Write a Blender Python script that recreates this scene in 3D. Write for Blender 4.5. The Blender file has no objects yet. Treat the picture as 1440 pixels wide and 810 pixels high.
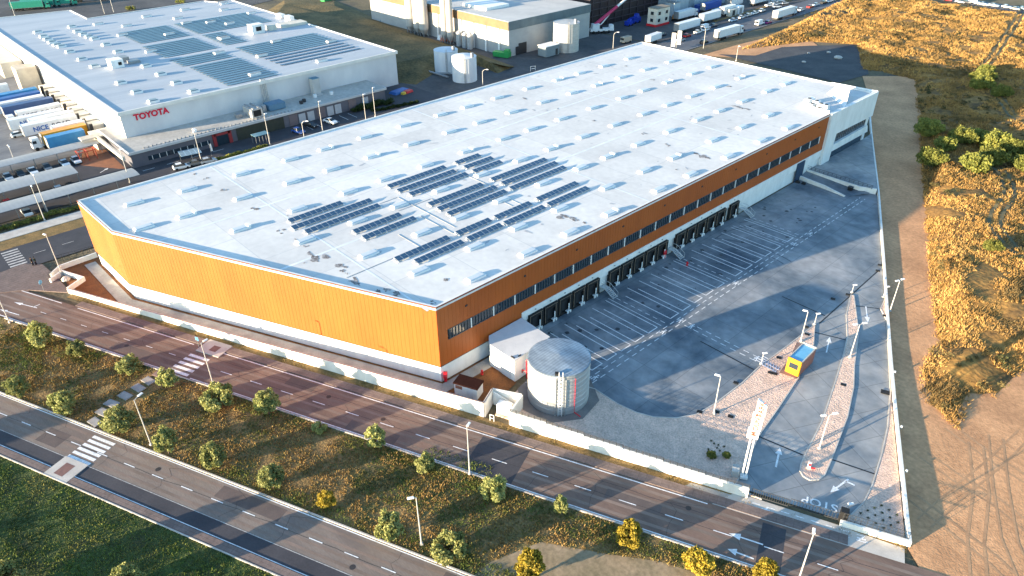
import bpy, bmesh, math, random
import numpy as np
from mathutils import Vector, Matrix, noise
from mathutils.geometry import tessellate_polygon
R = math.radians
random.seed(7)
RNG = np.random.default_rng(11)
scene = bpy.context.scene
COL = scene.collection

# ------------------------------------------------------------------ camera (solved from the photo's straight edges)
F_PX, PITCH, ROLL, YAW, CAM_H = 1008.6, R(32.4165), R(-0.6627), R(47.2124), 70.0
_fw = Vector((-math.sin(YAW)*math.cos(PITCH), math.cos(YAW)*math.cos(PITCH), -math.sin(PITCH)))
_rt = Vector((math.cos(YAW), math.sin(YAW), 0)); _up = _rt.cross(_fw)
RT = math.cos(ROLL)*_rt + math.sin(ROLL)*_up; UP = RT.cross(_fw)
cam_d = bpy.data.cameras.new('camera'); cam = bpy.data.objects.new('camera', cam_d); COL.objects.link(cam)
cam_d.sensor_width = 36; cam_d.lens = F_PX/1440*36; cam_d.clip_start = 1; cam_d.clip_end = 6000
m = Matrix((RT, UP, -_fw)).transposed().to_4x4(); m.translation = (0, 0, CAM_H); cam.matrix_world = m
scene.camera = cam

def P(u, v, z=0.0):
    """ground point (height z) seen at photo pixel u, v: used to survey positions"""
    d = RT*((u-720)/F_PX) + UP*(-(v-405)/F_PX) + _fw
    t = (z-CAM_H)/d.z
    return Vector((d.x*t, d.y*t, z))
def P2(u, v, z=0.0):
    p = P(u, v, z); return (p.x, p.y)

# ------------------------------------------------------------------ light
SUN_AZ, SUN_EL = R(75.3), R(7.6)          # shadows run towards SUN_AZ
w = bpy.data.worlds.new('World'); scene.world = w; w.use_nodes = True
nt = w.node_tree; bg = nt.nodes['Background']
sky = nt.nodes.new('ShaderNodeTexSky'); sky.sky_type = 'NISHITA'; sky.sun_disc = False
sky.sun_elevation = SUN_EL
sd = (-math.cos(SUN_AZ), -math.sin(SUN_AZ))
sky.sun_rotation = math.atan2(sd[0], sd[1]) % (2*math.pi)
sky.air_density = 1.0; sky.dust_density = 0.6; sky.ozone_density = 1.6
tint = nt.nodes.new('ShaderNodeVectorMath'); tint.operation = 'MULTIPLY'; tint.inputs[1].default_value = (0.80, 1.0, 1.12)   # clear blue evening sky
nt.links.new(sky.outputs[0], tint.inputs[0]); nt.links.new(tint.outputs[0], bg.inputs[0]); bg.inputs[1].default_value = 0.13
sl = bpy.data.lights.new('sun', 'SUN'); sl.energy = 5.0; sl.angle = R(0.5); sl.color = (1.0, 0.80, 0.55)
so = bpy.data.objects.new('sun', sl); COL.objects.link(so)
so.rotation_euler = Vector((-sd[0]*math.cos(SUN_EL), -sd[1]*math.cos(SUN_EL), -math.sin(SUN_EL))).to_track_quat('-Z', 'Y').to_euler()
so.location = (0, -50, 120)
vs = scene.view_settings
vs.view_transform = 'Standard'; vs.look = 'None'; vs.gamma = 1; vs.exposure = 2.15; vs.use_curve_mapping = False
scene.render.engine = 'CYCLES'
scene.cycles.max_bounces = 5; scene.cycles.diffuse_bounces = 3; scene.cycles.use_denoising = True

# ------------------------------------------------------------------ materials
MATS = {}
def mat(name, c1, c2=None, scale=0.4, rough=0.8, detail=5, stretch=(1,1,1), c3=None, lo=0.35, hi=0.65, bump=0.0, bscale=6.0,
        metal=0.0, spec=0.3, fine=0.0, fscale=8.0, rot=0.0, brick=None, wave=None, distort=0.0, rand=0.0):
    if name in MATS: return MATS[name]
    m = bpy.data.materials.new(name); m.use_nodes = True; MATS[name] = m
    n = m.node_tree.nodes; l = m.node_tree.links; b = n['Principled BSDF']
    b.inputs['Roughness'].default_value = rough; b.inputs['Metallic'].default_value = metal
    b.inputs['Specular IOR Level'].default_value = spec
    c4 = lambda c: (c[0], c[1], c[2], 1)
    tc = n.new('ShaderNodeTexCoord'); mp = n.new('ShaderNodeMapping')
    mp.inputs['Scale'].default_value = stretch; mp.inputs['Rotation'].default_value = (0, 0, rot)
    l.new(tc.outputs['Object'], mp.inputs['Vector'])
    if c2 is None: c2 = tuple(x*0.86 for x in c1)
    nz = n.new('ShaderNodeTexNoise'); nz.inputs['Scale'].default_value = scale; nz.inputs['Detail'].default_value = detail
    nz.inputs['Roughness'].default_value = 0.62; nz.inputs['Distortion'].default_value = distort
    l.new(mp.outputs[0], nz.inputs['Vector'])
    cr = n.new('ShaderNodeValToRGB'); e = cr.color_ramp.elements
    e[0].position = lo; e[0].color = c4(c1); e[1].position = hi; e[1].color = c4(c2)
    if c3 is not None:
        x = e.new((lo+hi)/2); x.color = c4(c3)
    l.new(nz.outputs['Fac'], cr.inputs[0]); out = cr.outputs[0]
    def mul(o, fac_socket, amount, rng=(1-0.5, 1+0.5)):
        mr = n.new('ShaderNodeMapRange'); mr.inputs['To Min'].default_value = 1-amount; mr.inputs['To Max'].default_value = 1+amount
        mr.inputs['From Min'].default_value = 0.25; mr.inputs['From Max'].default_value = 0.75
        l.new(fac_socket, mr.inputs['Value'])
        mx = n.new('ShaderNodeVectorMath'); mx.operation = 'SCALE'
        l.new(o, mx.inputs[0]); l.new(mr.outputs[0], mx.inputs['Scale']); return mx.outputs[0]
    if fine:
        f = n.new('ShaderNodeTexNoise'); f.inputs['Scale'].default_value = fscale; f.inputs['Detail'].default_value = 4
        l.new(mp.outputs[0], f.inputs['Vector']); out = mul(out, f.outputs['Fac'], fine)
    if rand:
        g = n.new('ShaderNodeObjectInfo'); 
        mr = n.new('ShaderNodeMapRange'); mr.inputs['To Min'].default_value = 1-rand; mr.inputs['To Max'].default_value = 1+rand
        l.new(g.outputs['Random'], mr.inputs['Value'])
        mx = n.new('ShaderNodeVectorMath'); mx.operation = 'SCALE'; l.new(out, mx.inputs[0]); l.new(mr.outputs[0], mx.inputs['Scale']); out = mx.outputs[0]
    if brick:   # (width, height, joint width, joint colour, rotation)
        bw, bh, jw, jc, br = brick
        mp2 = n.new('ShaderNodeMapping'); mp2.inputs['Rotation'].default_value = (0, 0, br); l.new(tc.outputs['Object'], mp2.inputs['Vector'])
        bk = n.new('ShaderNodeTexBrick'); bk.inputs['Scale'].default_value = 1; bk.inputs['Brick Width'].default_value = bw
        bk.inputs['Row Height'].default_value = bh; bk.inputs['Mortar Size'].default_value = jw; bk.offset = 0.0
        bk.inputs['Mortar Smooth'].default_value = 0.1
        bk.inputs['Color1'].default_value = (1,1,1,1); bk.inputs['Color2'].default_value = (0.9,0.9,0.9,1); bk.inputs['Mortar'].default_value = c4(jc)
        l.new(mp2.outputs[0], bk.inputs['Vector'])
        mx = n.new('ShaderNodeVectorMath'); mx.operation = 'MULTIPLY'; l.new(out, mx.inputs[0]); l.new(bk.outputs['Color'], mx.inputs[1]); out = mx.outputs[0]
    if wave:    # (axis, period, amount)
        ax, per, am = wave
        wv = n.new('ShaderNodeTexWave'); wv.bands_direction = ax; wv.inputs['Scale'].default_value = 0.314/per*1.0
        wv.inputs['Distortion'].default_value = 0.15
        l.new(tc.outputs['Object'], wv.inputs['Vector']); out = mul(out, wv.outputs['Fac'], am)
    l.new(out, b.inputs['Base Color'])
    if bump:
        f = n.new('ShaderNodeTexNoise'); f.inputs['Scale'].default_value = bscale; f.inputs['Detail'].default_value = 6
        l.new(mp.outputs[0], f.inputs['Vector'])
        bp = n.new('ShaderNodeBump'); bp.inputs['Strength'].default_value = bump; bp.inputs['Distance'].default_value = 0.2
        l.new(f.outputs['Fac'], bp.inputs['Height']); l.new(bp.outputs[0], b.inputs['Normal'])
    return m
def plain(name, c, rough=0.6, metal=0.0, spec=0.35):
    return mat(name, c, tuple(x*0.88 for x in c), scale=1.2, rough=rough, metal=metal, spec=spec)

white_wall = mat('white_render', (0.80,0.80,0.78), (0.68,0.68,0.66), scale=0.5, stretch=(1,1,0.4), rough=0.75, fine=0.05)
white_paint = plain('white_paint', (0.78,0.78,0.77), 0.5)
cream_wall = mat('cream_wall', (0.62,0.58,0.50), (0.52,0.48,0.41), scale=0.4, rough=0.8)
orange = mat('orange_cladding', (0.405,0.099,0.018), (0.36,0.084,0.015), scale=0.18, stretch=(1,1,0.3), rough=0.5, spec=0.3, fine=0.06, fscale=1.2)
roof_white = mat('roof_membrane', (0.69,0.67,0.645), (0.55,0.54,0.53), scale=0.09, rough=0.75, detail=8, fine=0.07, fscale=0.9, spec=0.15, brick=(10.0,11.2,0.09,(0.80,0.82,0.84),0.0), lo=0.3, hi=0.7)
black = plain('black_rubber', (0.012,0.012,0.013), 0.7)
dark_metal = plain('dark_metal', (0.03,0.032,0.036), 0.5)
grey_metal = plain('grey_metal', (0.30,0.31,0.32), 0.45, 0.4)
galv = mat('galvanised_steel', (0.56,0.565,0.56), (0.46,0.47,0.47), scale=0.8, stretch=(1,1,6), rough=0.42, metal=0.55, fine=0.06, fscale=3)
glass = plain('window_glass', (0.02,0.035,0.05), 0.08, 0.0, 0.7)
glass_blue = plain('blue_glass', (0.03,0.06,0.09), 0.12, 0.0, 0.6)
concrete = mat('concrete', (0.36,0.345,0.32), (0.27,0.255,0.24), scale=0.5, rough=0.9, fine=0.15, fscale=4)
pale_concrete = mat('pale_concrete', (0.50,0.47,0.43), (0.40,0.37,0.34), scale=0.5, rough=0.9, fine=0.1)
line_paint = mat('line_paint', (0.82,0.82,0.82), (0.58,0.58,0.59), scale=1.6, rough=0.7, fine=0.25, fscale=5)
worn_paint = mat('worn_paint', (0.52,0.50,0.48), (0.32,0.30,0.29), scale=1.5, rough=0.8, fine=0.25, fscale=4)
red_paint = plain('red_paint', (0.62,0.02,0.03), 0.4)
red_sign = plain('red_letters', (0.60,0.005,0.04), 0.5)
yellow = plain('yellow_panel', (0.72,0.30,0.012), 0.5)
brown_roof = mat('brown_roof', (0.035,0.014,0.011), (0.028,0.011,0.009), scale=1, rough=0.9, fine=0.2, spec=0.05)
blue_letters = plain('blue_letters', (0.01,0.12,0.42), 0.5)
grey_letters = plain('grey_letters', (0.035,0.04,0.06), 0.5)
solar = mat('solar_cells', (0.035,0.085,0.15), (0.022,0.058,0.115), scale=0.6, rough=0.22, spec=0.5)
solar_frame = plain('solar_frame', (0.40,0.44,0.48), 0.4, 0.5)

# ------------------------------------------------------------------ mesh helper
class MB:
    def __init__(s): s.v=[]; s.f=[]; s.mi=[]
    def add(s, vs, fs, mi=0):
        o=len(s.v); s.v += [tuple(p) for p in vs]
        for f in fs: s.f.append([i+o for i in f]); s.mi.append(mi)
        return s
    def box(s, cx, cy, z0, sx, sy, sz, rot=0.0, mi=0, top=None):
        """box by centre and base height; top=(tx,ty) shrinks the upper face"""
        c, n = math.cos(rot), math.sin(rot); vs=[]
        for k in (0,1):
            fx, fy = (1,1) if (k==0 or top is None) else top
            for a,b in ((-1,-1),(1,-1),(1,1),(-1,1)):
                x, y = a*sx/2*fx, b*sy/2*fy
                vs.append((cx+x*c-y*n, cy+x*n+y*c, z0+k*sz))
        return s.add(vs, [(3,2,1,0),(4,5,6,7),(0,1,5,4),(1,2,6,5),(2,3,7,6),(3,0,4,7)], mi)
    def prism(s, poly, z0, z1, mi=0, mi_side=None):
        area = sum(poly[i][0]*poly[(i+1)%len(poly)][1]-poly[(i+1)%len(poly)][0]*poly[i][1] for i in range(len(poly)))
        if area < 0: poly = poly[::-1]
        n=len(poly); ms = mi if mi_side is None else mi_side
        tris = tessellate_polygon([[Vector((p[0],p[1],0)) for p in poly]])
        vb=[(p[0],p[1],z0) for p in poly]; vt=[(p[0],p[1],z1) for p in poly]
        s.add(vt, [up_tri(vt,t) for t in tris], mi)
        s.add(vb, [up_tri(vb,t)[::-1] for t in tris], ms)
        s.add(vb+vt, [(i,(i+1)%n,n+(i+1)%n,n+i) for i in range(n)], ms)
        return s
    def sheet(s, poly, z, mi=0):
        tris = tessellate_polygon([[Vector((p[0],p[1],0)) for p in poly]])
        v=[(p[0],p[1],z) for p in poly]
        return s.add(v, [up_tri(v,t) for t in tris], mi)
    def strip(s, a, b, wd, z, mi=0):
        a=Vector(a[:2]); b=Vector(b[:2]); d=(b-a); 
        if d.length<1e-6: return s
        d.normalize(); n=Vector((-d.y,d.x))*wd/2
        return s.add([(*(a-n),z),(*(b-n),z),(*(b+n),z),(*(a+n),z)], [(0,1,2,3)], mi)
    def dashes(s, a, b, wd, ln, gap, z, mi=0):
        a=Vector(a[:2]); b=Vector(b[:2]); L=(b-a).length; d=(b-a)/L; t=0
        while t<L: s.strip(a+d*t, a+d*min(L,t+ln), wd, z, mi); t+=ln+gap
        return s
    def tube(s, p0, p1, r0, r1=None, n=8, mi=0, caps=True):
        p0=Vector(p0); p1=Vector(p1); r1 = r0 if r1 is None else r1
        d=(p1-p0).normalized(); a=d.orthogonal().normalized(); b=d.cross(a)
        vs=[p0+(a*math.cos(2*math.pi*i/n)+b*math.sin(2*math.pi*i/n))*r0 for i in range(n)]
        vs+=[p1+(a*math.cos(2*math.pi*i/n)+b*math.sin(2*math.pi*i/n))*r1 for i in range(n)]
        fs=[(i,(i+1)%n,n+(i+1)%n,n+i) for i in range(n)]
        if caps: fs += [tuple(range(n-1,-1,-1)), tuple(range(n,2*n))]
        return s.add(vs, fs, mi)
    def lathe(s, prof, cx, cy, n=32, mi=0, cap=True):
        vs=[]; fs=[]
        for r,z in prof:
            for i in range(n):
                t=2*math.pi*i/n; vs.append((cx+r*math.cos(t), cy+r*math.sin(t), z))
        k=len(prof)
        for j in range(k-1):
            for i in range(n): fs.append((j*n+i, j*n+(i+1)%n, (j+1)*n+(i+1)%n, (j+1)*n+i))
        if cap: fs.append(tuple((k-1)*n+i for i in range(n)))
        return s.add(vs, fs, mi)
    def path_wall(s, pts, th, z0, z1, mi=0):
        """wall of thickness th along a polyline with mitred corners; z1 may be a list"""
        pts=[Vector(p[:2]) for p in pts]; n=len(pts); L=[]; Rr=[]
        for i in range(n):
            d0=(pts[i]-pts[i-1]).normalized() if i>0 else (pts[1]-pts[0]).normalized()
            d1=(pts[i+1]-pts[i]).normalized() if i<n-1 else d0
            t=(d0+d1); t = t.normalized() if t.length>1e-6 else d0
            nn=Vector((-t.y,t.x)); k=th/2/max(0.35,abs(nn.dot(Vector((-d0.y,d0.x)))))
            L.append(pts[i]+nn*k); Rr.append(pts[i]-nn*k)
        zz = z1 if isinstance(z1,(list,tuple)) else [z1]*n
        vs=[]; 
        for i in range(n): vs += [(*L[i],z0),(*Rr[i],z0),(*Rr[i],zz[i]),(*L[i],zz[i])]
        fs=[(0,1,2,3)]
        for i in range(n-1):
            a=4*i; b=a+4
            fs += [(a+1,a,b,b+1),(a+2,a+1,b+1,b+2),(a+3,a+2,b+2,b+3),(a,a+3,b+3,b)]
        e=4*(n-1); fs.append((e+3,e+2,e+1,e))
        return s.add(vs, fs, mi)
    def obj(s, name, mats, parent=None, loc=(0,0,0), rz=0.0, smooth=False, world=False):
        me=bpy.data.meshes.new(name)
        off=Vector((0,0,0))
        p_=parent
        while world and p_ is not None: off=off+Vector(p_.location); p_=p_.parent
        vs=[(p[0]-off.x,p[1]-off.y,p[2]-off.z) for p in s.v] if world else s.v
        me.from_pydata(vs, [], s.f)
        if not isinstance(mats,(list,tuple)): mats=[mats]
        for m_ in mats: me.materials.append(m_)
        if len(mats)>1: me.polygons.foreach_set('material_index', s.mi)
        if smooth: me.polygons.foreach_set('use_smooth',[True]*len(s.f))
        me.update()
        o=bpy.data.objects.new(name, me); COL.objects.link(o); o.location=loc; o.rotation_euler=(0,0,rz)
        if parent is not None: o.parent=parent
        return o
def up_tri(v, t):
    a,b,c=(v[i] for i in t)
    return tuple(t) if (b[0]-a[0])*(c[1]-a[1])-(b[1]-a[1])*(c[0]-a[0])>0 else (t[0],t[2],t[1])
def tag(o, label=None, cat=None, group=None, kind=None):
    if label: o['label']=label
    if cat: o['category']=cat
    if group: o['group']=group
    if kind: o['kind']=kind
    return o
def thing(name, label, cat, loc=(0,0,0), rz=0.0, group=None):
    o=bpy.data.objects.new(name, None); COL.objects.link(o); o.location=loc; o.rotation_euler=(0,0,rz)
    return tag(o, label, cat, group)
def dup(o, loc, rz=0.0, label=None, scale=None, parent=None):
    c=o.copy(); COL.objects.link(c)
    if parent is not None: c.parent=parent
    else:
        c.location=loc; c.rotation_euler=(0,0,rz)
        if scale is not None: c.scale=scale if not isinstance(scale,(int,float)) else (scale,)*3
        if label: c['label']=label
    for ch in o.children: dup(ch, None, parent=c)
    return c
def structure(name, mb, mats):
    o=mb.obj(name, mats); o['kind']='structure'; return o
def text_part(name, s, size, mtx, m_, parent, extrude=0.02, offset=0.0, align='CENTER', sx=1.0):
    cu=bpy.data.curves.new(name,'FONT'); cu.body=s; cu.size=size; cu.extrude=extrude; cu.offset=offset
    cu.align_x=align; cu.align_y='CENTER'; cu.resolution_u=3
    t=bpy.data.objects.new(name,cu); COL.objects.link(t)
    me=bpy.data.meshes.new_from_object(t.evaluated_get(bpy.context.evaluated_depsgraph_get()))
    bpy.data.objects.remove(t); bpy.data.curves.remove(cu)
    if sx!=1.0: me.transform(Matrix.Diagonal((sx,1,1,1)))
    me.transform(mtx); me.materials.clear(); me.materials.append(m_)
    o=bpy.data.objects.new(name,me); COL.objects.link(o)
    if parent is not None: o.parent=parent
    return o
def frame(origin, xdir, ydir):
    x=Vector(xdir).normalized(); y=Vector(ydir).normalized(); z=x.cross(y)
    mm=Matrix((x,y,z)).transposed().to_4x4(); mm.translation=origin; return mm
# ------------------------------------------------------------------ setting: ground, roads, yard
RA = R(23.0); RD = Vector((math.cos(RA), math.sin(RA))); RN = Vector((-math.sin(RA), math.cos(RA)))
def RP(s, t): v = RD*s + RN*t; return (v.x, v.y)
def rect(x0,y0,x1,y1): return [(x0,y0),(x1,y0),(x1,y1),(x0,y1)]
def rrect(s0,t0,s1,t1): return [RP(s0,t0),RP(s1,t0),RP(s1,t1),RP(s0,t1)]
ROTB = -RA
m_ground = mat('rough_ground', (0.17,0.13,0.085), (0.085,0.075,0.055), scale=0.06, c3=(0.13,0.105,0.06), fine=0.3, fscale=1.3, rough=0.95, bump=0.5, bscale=1.5)
m_road = mat('worn_asphalt', (0.215,0.145,0.115), (0.135,0.095,0.08), scale=0.16, stretch=(0.35,1.6,1), rot=ROTB, rough=0.85, fine=0.14, fscale=5, detail=7, spec=0.2)
m_road_dark = mat('dark_asphalt', (0.062,0.060,0.068), (0.042,0.042,0.050), scale=0.2, rough=0.8, fine=0.15, fscale=4)
m_walk = mat('paved_footpath', (0.20,0.15,0.135), (0.15,0.115,0.105), scale=0.4, rough=0.9, fine=0.18, fscale=3, brick=(1.0,0.5,0.02,(0.6,0.6,0.6),ROTB))
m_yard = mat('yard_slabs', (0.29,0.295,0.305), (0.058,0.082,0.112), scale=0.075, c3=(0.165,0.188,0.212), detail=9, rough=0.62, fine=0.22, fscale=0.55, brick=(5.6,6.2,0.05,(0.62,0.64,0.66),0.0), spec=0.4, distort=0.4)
m_drive = mat('drive_slabs', (0.35,0.345,0.34), (0.16,0.185,0.21), scale=0.11, detail=8, rough=0.7, fine=0.15, fscale=0.7, brick=(4.6,5.2,0.05,(0.6,0.6,0.6),R(27)), spec=0.3)
m_gravel = mat('pink_gravel', (0.70,0.50,0.40), (0.53,0.385,0.31), scale=0.5, detail=9, rough=0.95, fine=0.3, fscale=5, bump=0.9, bscale=5)
m_dirt = mat('sandy_dirt', (0.60,0.32,0.163), (0.41,0.214,0.108), scale=0.13, c3=(0.51,0.27,0.136), detail=9, rough=0.95, fine=0.22, fscale=1.6, bump=0.3, bscale=4.5)
m_soil = mat('median_soil', (0.24,0.16,0.065), (0.11,0.11,0.04), scale=0.35, c3=(0.19,0.125,0.05), detail=8, rough=0.95, fine=0.35, fscale=3, bump=0.8, bscale=3)
m_lawn = mat('lawn_soil', (0.065,0.09,0.022), (0.045,0.05,0.018), scale=0.3, detail=7, rough=0.95, fine=0.35, fscale=3, bump=0.7, bscale=4)
m_field = mat('dry_field', (0.30,0.165,0.045), (0.10,0.062,0.026), scale=0.22, c3=(0.22,0.12,0.035), detail=10, rough=0.95, fine=0.45, fscale=1.4, bump=1.0, bscale=1.2)
m_verge = mat('dry_verge', (0.25,0.155,0.06), (0.13,0.095,0.042), scale=0.5, detail=8, rough=0.95, fine=0.3, fscale=3, bump=0.6)
m_red_gravel = mat('red_gravel', (0.22,0.085,0.028), (0.13,0.055,0.022), scale=0.6, detail=9, rough=0.95, fine=0.25, fscale=4, bump=0.6)
m_lot = mat('truck_yard_concrete', (0.20,0.20,0.205), (0.12,0.125,0.135), scale=0.08, detail=7, rough=0.8, fine=0.15, fscale=0.8, stretch=(2,0.6,1))
m_backlot = mat('back_lot', (0.10,0.095,0.095), (0.055,0.055,0.06), scale=0.08, detail=7, rough=0.85, fine=0.2, fscale=0.8)
m_street = mat('street_asphalt', (0.12,0.125,0.14), (0.085,0.09,0.105), scale=0.1, stretch=(2,0.3,1), rough=0.8, fine=0.1, fscale=2)

structure('ground', MB().sheet([(-3000,-3000),(3000,-3000),(3000,3000),(-3000,3000)], -0.16), m_ground)
# --- roads (upper and lower carriageway, side street, back street, far road)
structure('upper_road', MB().sheet(rrect(-190,57.5,70,64.9), 0.0), m_road)
m_road2 = mat('pale_asphalt', (0.235,0.19,0.16), (0.16,0.13,0.115), scale=0.16, stretch=(0.35,1.6,1), rot=ROTB, rough=0.85, fine=0.14, fscale=5, detail=7, spec=0.2)
structure('lower_road', MB().sheet(rrect(-190,38.6,70,43.85), 0.0), m_road2)
structure('parking_lane', MB().sheet(rrect(-190,36.5,70,38.6), 0.0), m_road_dark)
structure('footpath', MB().prism(rrect(-190,35.35,70,36.45), -0.1, 0.09), m_walk)
structure('pavement', MB().prism(rrect(-114,64.95,13,66.35), -0.1, 0.10), m_walk)
fp = MB(); fp.prism([P2(0,384),P2(34,371),P2(60,372),P2(80,390),P2(100,412),P2(40,408),P2(0,412)], -0.1, 0.09)
structure('corner_pavement', fp, m_walk)
structure('corner_road', MB().sheet([P2(-120,440),P2(-120,330),P2(0,352),P2(40,372),P2(60,400),P2(20,418)], -0.012), m_road)
structure('side_street', MB().sheet(rect(-162.3,-30,-151.2,200), 0.004), m_road_dark)
structure('side_pavement', MB().prism(rect(-170.8,-30,-167.0,200), -0.1, 0.09), pale_concrete)
structure('side_verge', MB().sheet(rect(-167.0,-30,-162.3,200), -0.02), m_verge)
structure('back_street', MB().sheet(rect(-171.5,205,-157.0,520), 0.0), m_street)
structure('street_verge', MB().prism(rect(-178.5,285,-176.4,520), -0.1, 0.08), m_verge)
a, b = Vector((-123,399)), Vector((-88,394)); fd=(b-a).normalized(); fn=Vector((-fd.y,fd.x))
far=[a-fd*60, a+fd*320, a+fd*320+fn*13, a-fd*60+fn*13]
structure('far_road', MB().sheet([(q.x,q.y) for q in far], 0.004), m_street)
# --- lots
structure('truck_yard', MB().sheet(rect(-345,-60,-207.5,49), -0.03), m_lot)
structure('parking_lot', MB().sheet(rect(-207.5,-40,-176.6,136), -0.03), m_road_dark)
structure('service_yard', MB().sheet([(-207,131),(-172,131),(-172,235),(-258,235),(-258,176),(-215,170)], -0.06), m_backlot)
structure('rear_yard', MB().sheet([(-700,-60),(-362,-60),(-362,60),(-352,140),(-370,200),(-700,240)], -0.05), m_backlot)
structure('container_yard', MB().sheet([(-300,236),(-172,236),(-172,520),(-300,520)], -0.04), m_backlot)
structure('asphalt_patch', MB().sheet([P2(1010,76),P2(1062,78),P2(1100,66),P2(1140,64),P2(1200,63),P2(1214,80),P2(1222,104),P2(1180,116)], -0.03),
          mat('rough_asphalt', (0.075,0.075,0.08), (0.045,0.047,0.055), scale=0.15, rough=0.9, fine=0.2, fscale=1.5))
structure('bare_dirt', MB().sheet([P2(985,78),P2(1040,62),P2(1090,50),P2(1140,56),P2(1150,64),P2(1098,68),P2(1050,82)], -0.04), m_dirt)

# --- yard of the warehouse
tank_c = (-54.6, 59.0)
yard = [(-68.6,65.5),(-58,62),(-51.8,64.6),(-47.4,64.5),(-44.4,65.0),(-42.0,66.0),(-39.6,68.2),(-38.1,70.8),(-37.6,74.5),(-37.4,81.4),(-37.7,87.1),(-37.4,94.2),
        (-37.4,103.2),(-37.4,129.6),(-52.0,161.1),(-68.6,158)]
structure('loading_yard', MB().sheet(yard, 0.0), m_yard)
drive = [(-37.5,130),(-37.4,103.2),(-34.9,98.1),(-32.4,88.6),(-31.0,80.2),(-30.0,73.3),(-29.2,70.5),(-28.5,68.0),(-27.2,63.2),(-15.3,67.9),(-15.2,69.2),(-15.0,72.2),(-15.5,75.8),(-17.1,82.4),
         (-18.7,87.9),(-21.6,95.6),(-25.5,104.1),(-29.8,113.4),(-31.9,116.0),(-32.9,120.0)]
structure('driveway', MB().sheet(drive, 0.008), m_drive)
structure('crossover', MB().sheet([RP(-2.5,64.8),RP(19,64.8),RP(19,67.0),RP(13.5,67.3),(-15.2,66.9),(-26.6,62.4)], 0.03), pale_concrete)
structure('entrance_slab', MB().sheet([RP(-7.5,64.9),RP(13,64.9),RP(13,67.2),RP(-5.5,67.2)], 0.015), concrete)
gravel=[(-58.6,51.0),(-57.9,50.1),RP(3.0,67.9),(-27.2,63.0),(-28.4,68.0),(-29.1,70.5),(-29.9,73.3),(-30.9,80.2),(-32.3,88.6),(-34.8,98.1),(-37.3,103.4),(-37.5,94.2),(-37.8,87.1),
        (-37.5,81.4),(-37.7,74.5),(-38.2,70.8),(-39.7,68.1),(-42.1,65.9),(-44.4,64.9),(-47.4,64.4),(-51.8,64.5),(-58,61.9),(-60,58)]
structure('gravel_bed', MB().prism(gravel, -0.1, 0.10), m_gravel)
isl=[(-37.3,116.5),(-35.0,110),(-32.0,104.0),(-30.2,98.8),(-28.0,91.6),(-25.3,82.2),(-24.0,75.6),(-23.4,72.8),(-22.9,71.5),(-22.1,70.9),(-21.2,70.9),(-20.5,71.8),(-20.3,72.9),(-21.0,76.3),(-23.3,85.7),
     (-25.6,92.5),(-27.7,97.2),(-29.4,101.6),(-31.2,106.3),(-34.0,111.5),(-36.8,116.6)]
structure('traffic_island', MB().prism(isl, -0.1, 0.13), m_gravel)
side=[(-8.9,69.8),(-15.1,67.9),(-15.1,69.2),(-14.9,72.2),(-15.4,75.8),(-17.0,82.4),(-18.6,87.9),(-21.5,95.6),(-25.4,104.1),(-29.7,113.4),(-31.8,116.0),(-32.6,119.5),(-31.2,116.8),(-20.8,94.2)]
structure('gravel_verge', MB().prism(side, -0.1, 0.11), m_gravel)
kb=MB()
def kerb(pts): kb.path_wall(pts, 0.16, -0.05, 0.15)
kerb(gravel[2:]); kerb(isl+[isl[0]]); kerb(side[1:12])
kb.path_wall([RP(-122,57.4),RP(70,57.4)], 0.2, -0.05, 0.12); kb.path_wall([RP(-190,43.95),RP(70,43.95)], 0.2, -0.05, 0.13)
kb.path_wall([RP(-190,35.3),RP(70,35.3)], 0.14, -0.05, 0.12)
structure('kerb', kb, pale_concrete)
structure('sandy_track', MB().sheet([(-80.5,222),(-96,250),(-84,262),(-60,262),(150,200),(200,40),(20,45),(-8.4,69.4),(-20.4,94.4),(-37.0,129.8),(-51.8,161.4),(-69.5,196)], -0.05), m_dirt)
structure('front_terrace', MB().sheet([(-148.5,17.2),(-137.2,16.1),RP(-117,67.9),(-59.3,48.9),(-61,57),(-68.6,66),(-69,49.2),(-125.5,23.9),(-142.5,23.5),(-147,24)], -0.02), m_red_gravel)
tp=MB(); tp.prism([(-144.5,22.9),(-125.4,23.3),(-68.5,48.9),(-66.6,47.0),(-66.9,46.0),(-69.5,45.9),(-125.0,21.2),(-144.5,20.9)], -0.1, 0.06)
tp.prism([(-68.5,48.95),(-66.7,47.1),(-66.3,62),(-68.5,62)], -0.1, 0.055)
structure('terrace_path', tp, concrete)
structure('median', MB().sheet(rrect(-190,43.9,70,57.4), -0.03), m_soil)
structure('lawn', MB().sheet(rrect(-190,0,70,35.3), -0.03), m_lawn)
structure('wall_verge', MB().sheet(rrect(-118,66.35,19.2,67.7), -0.01), m_verge)

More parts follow.
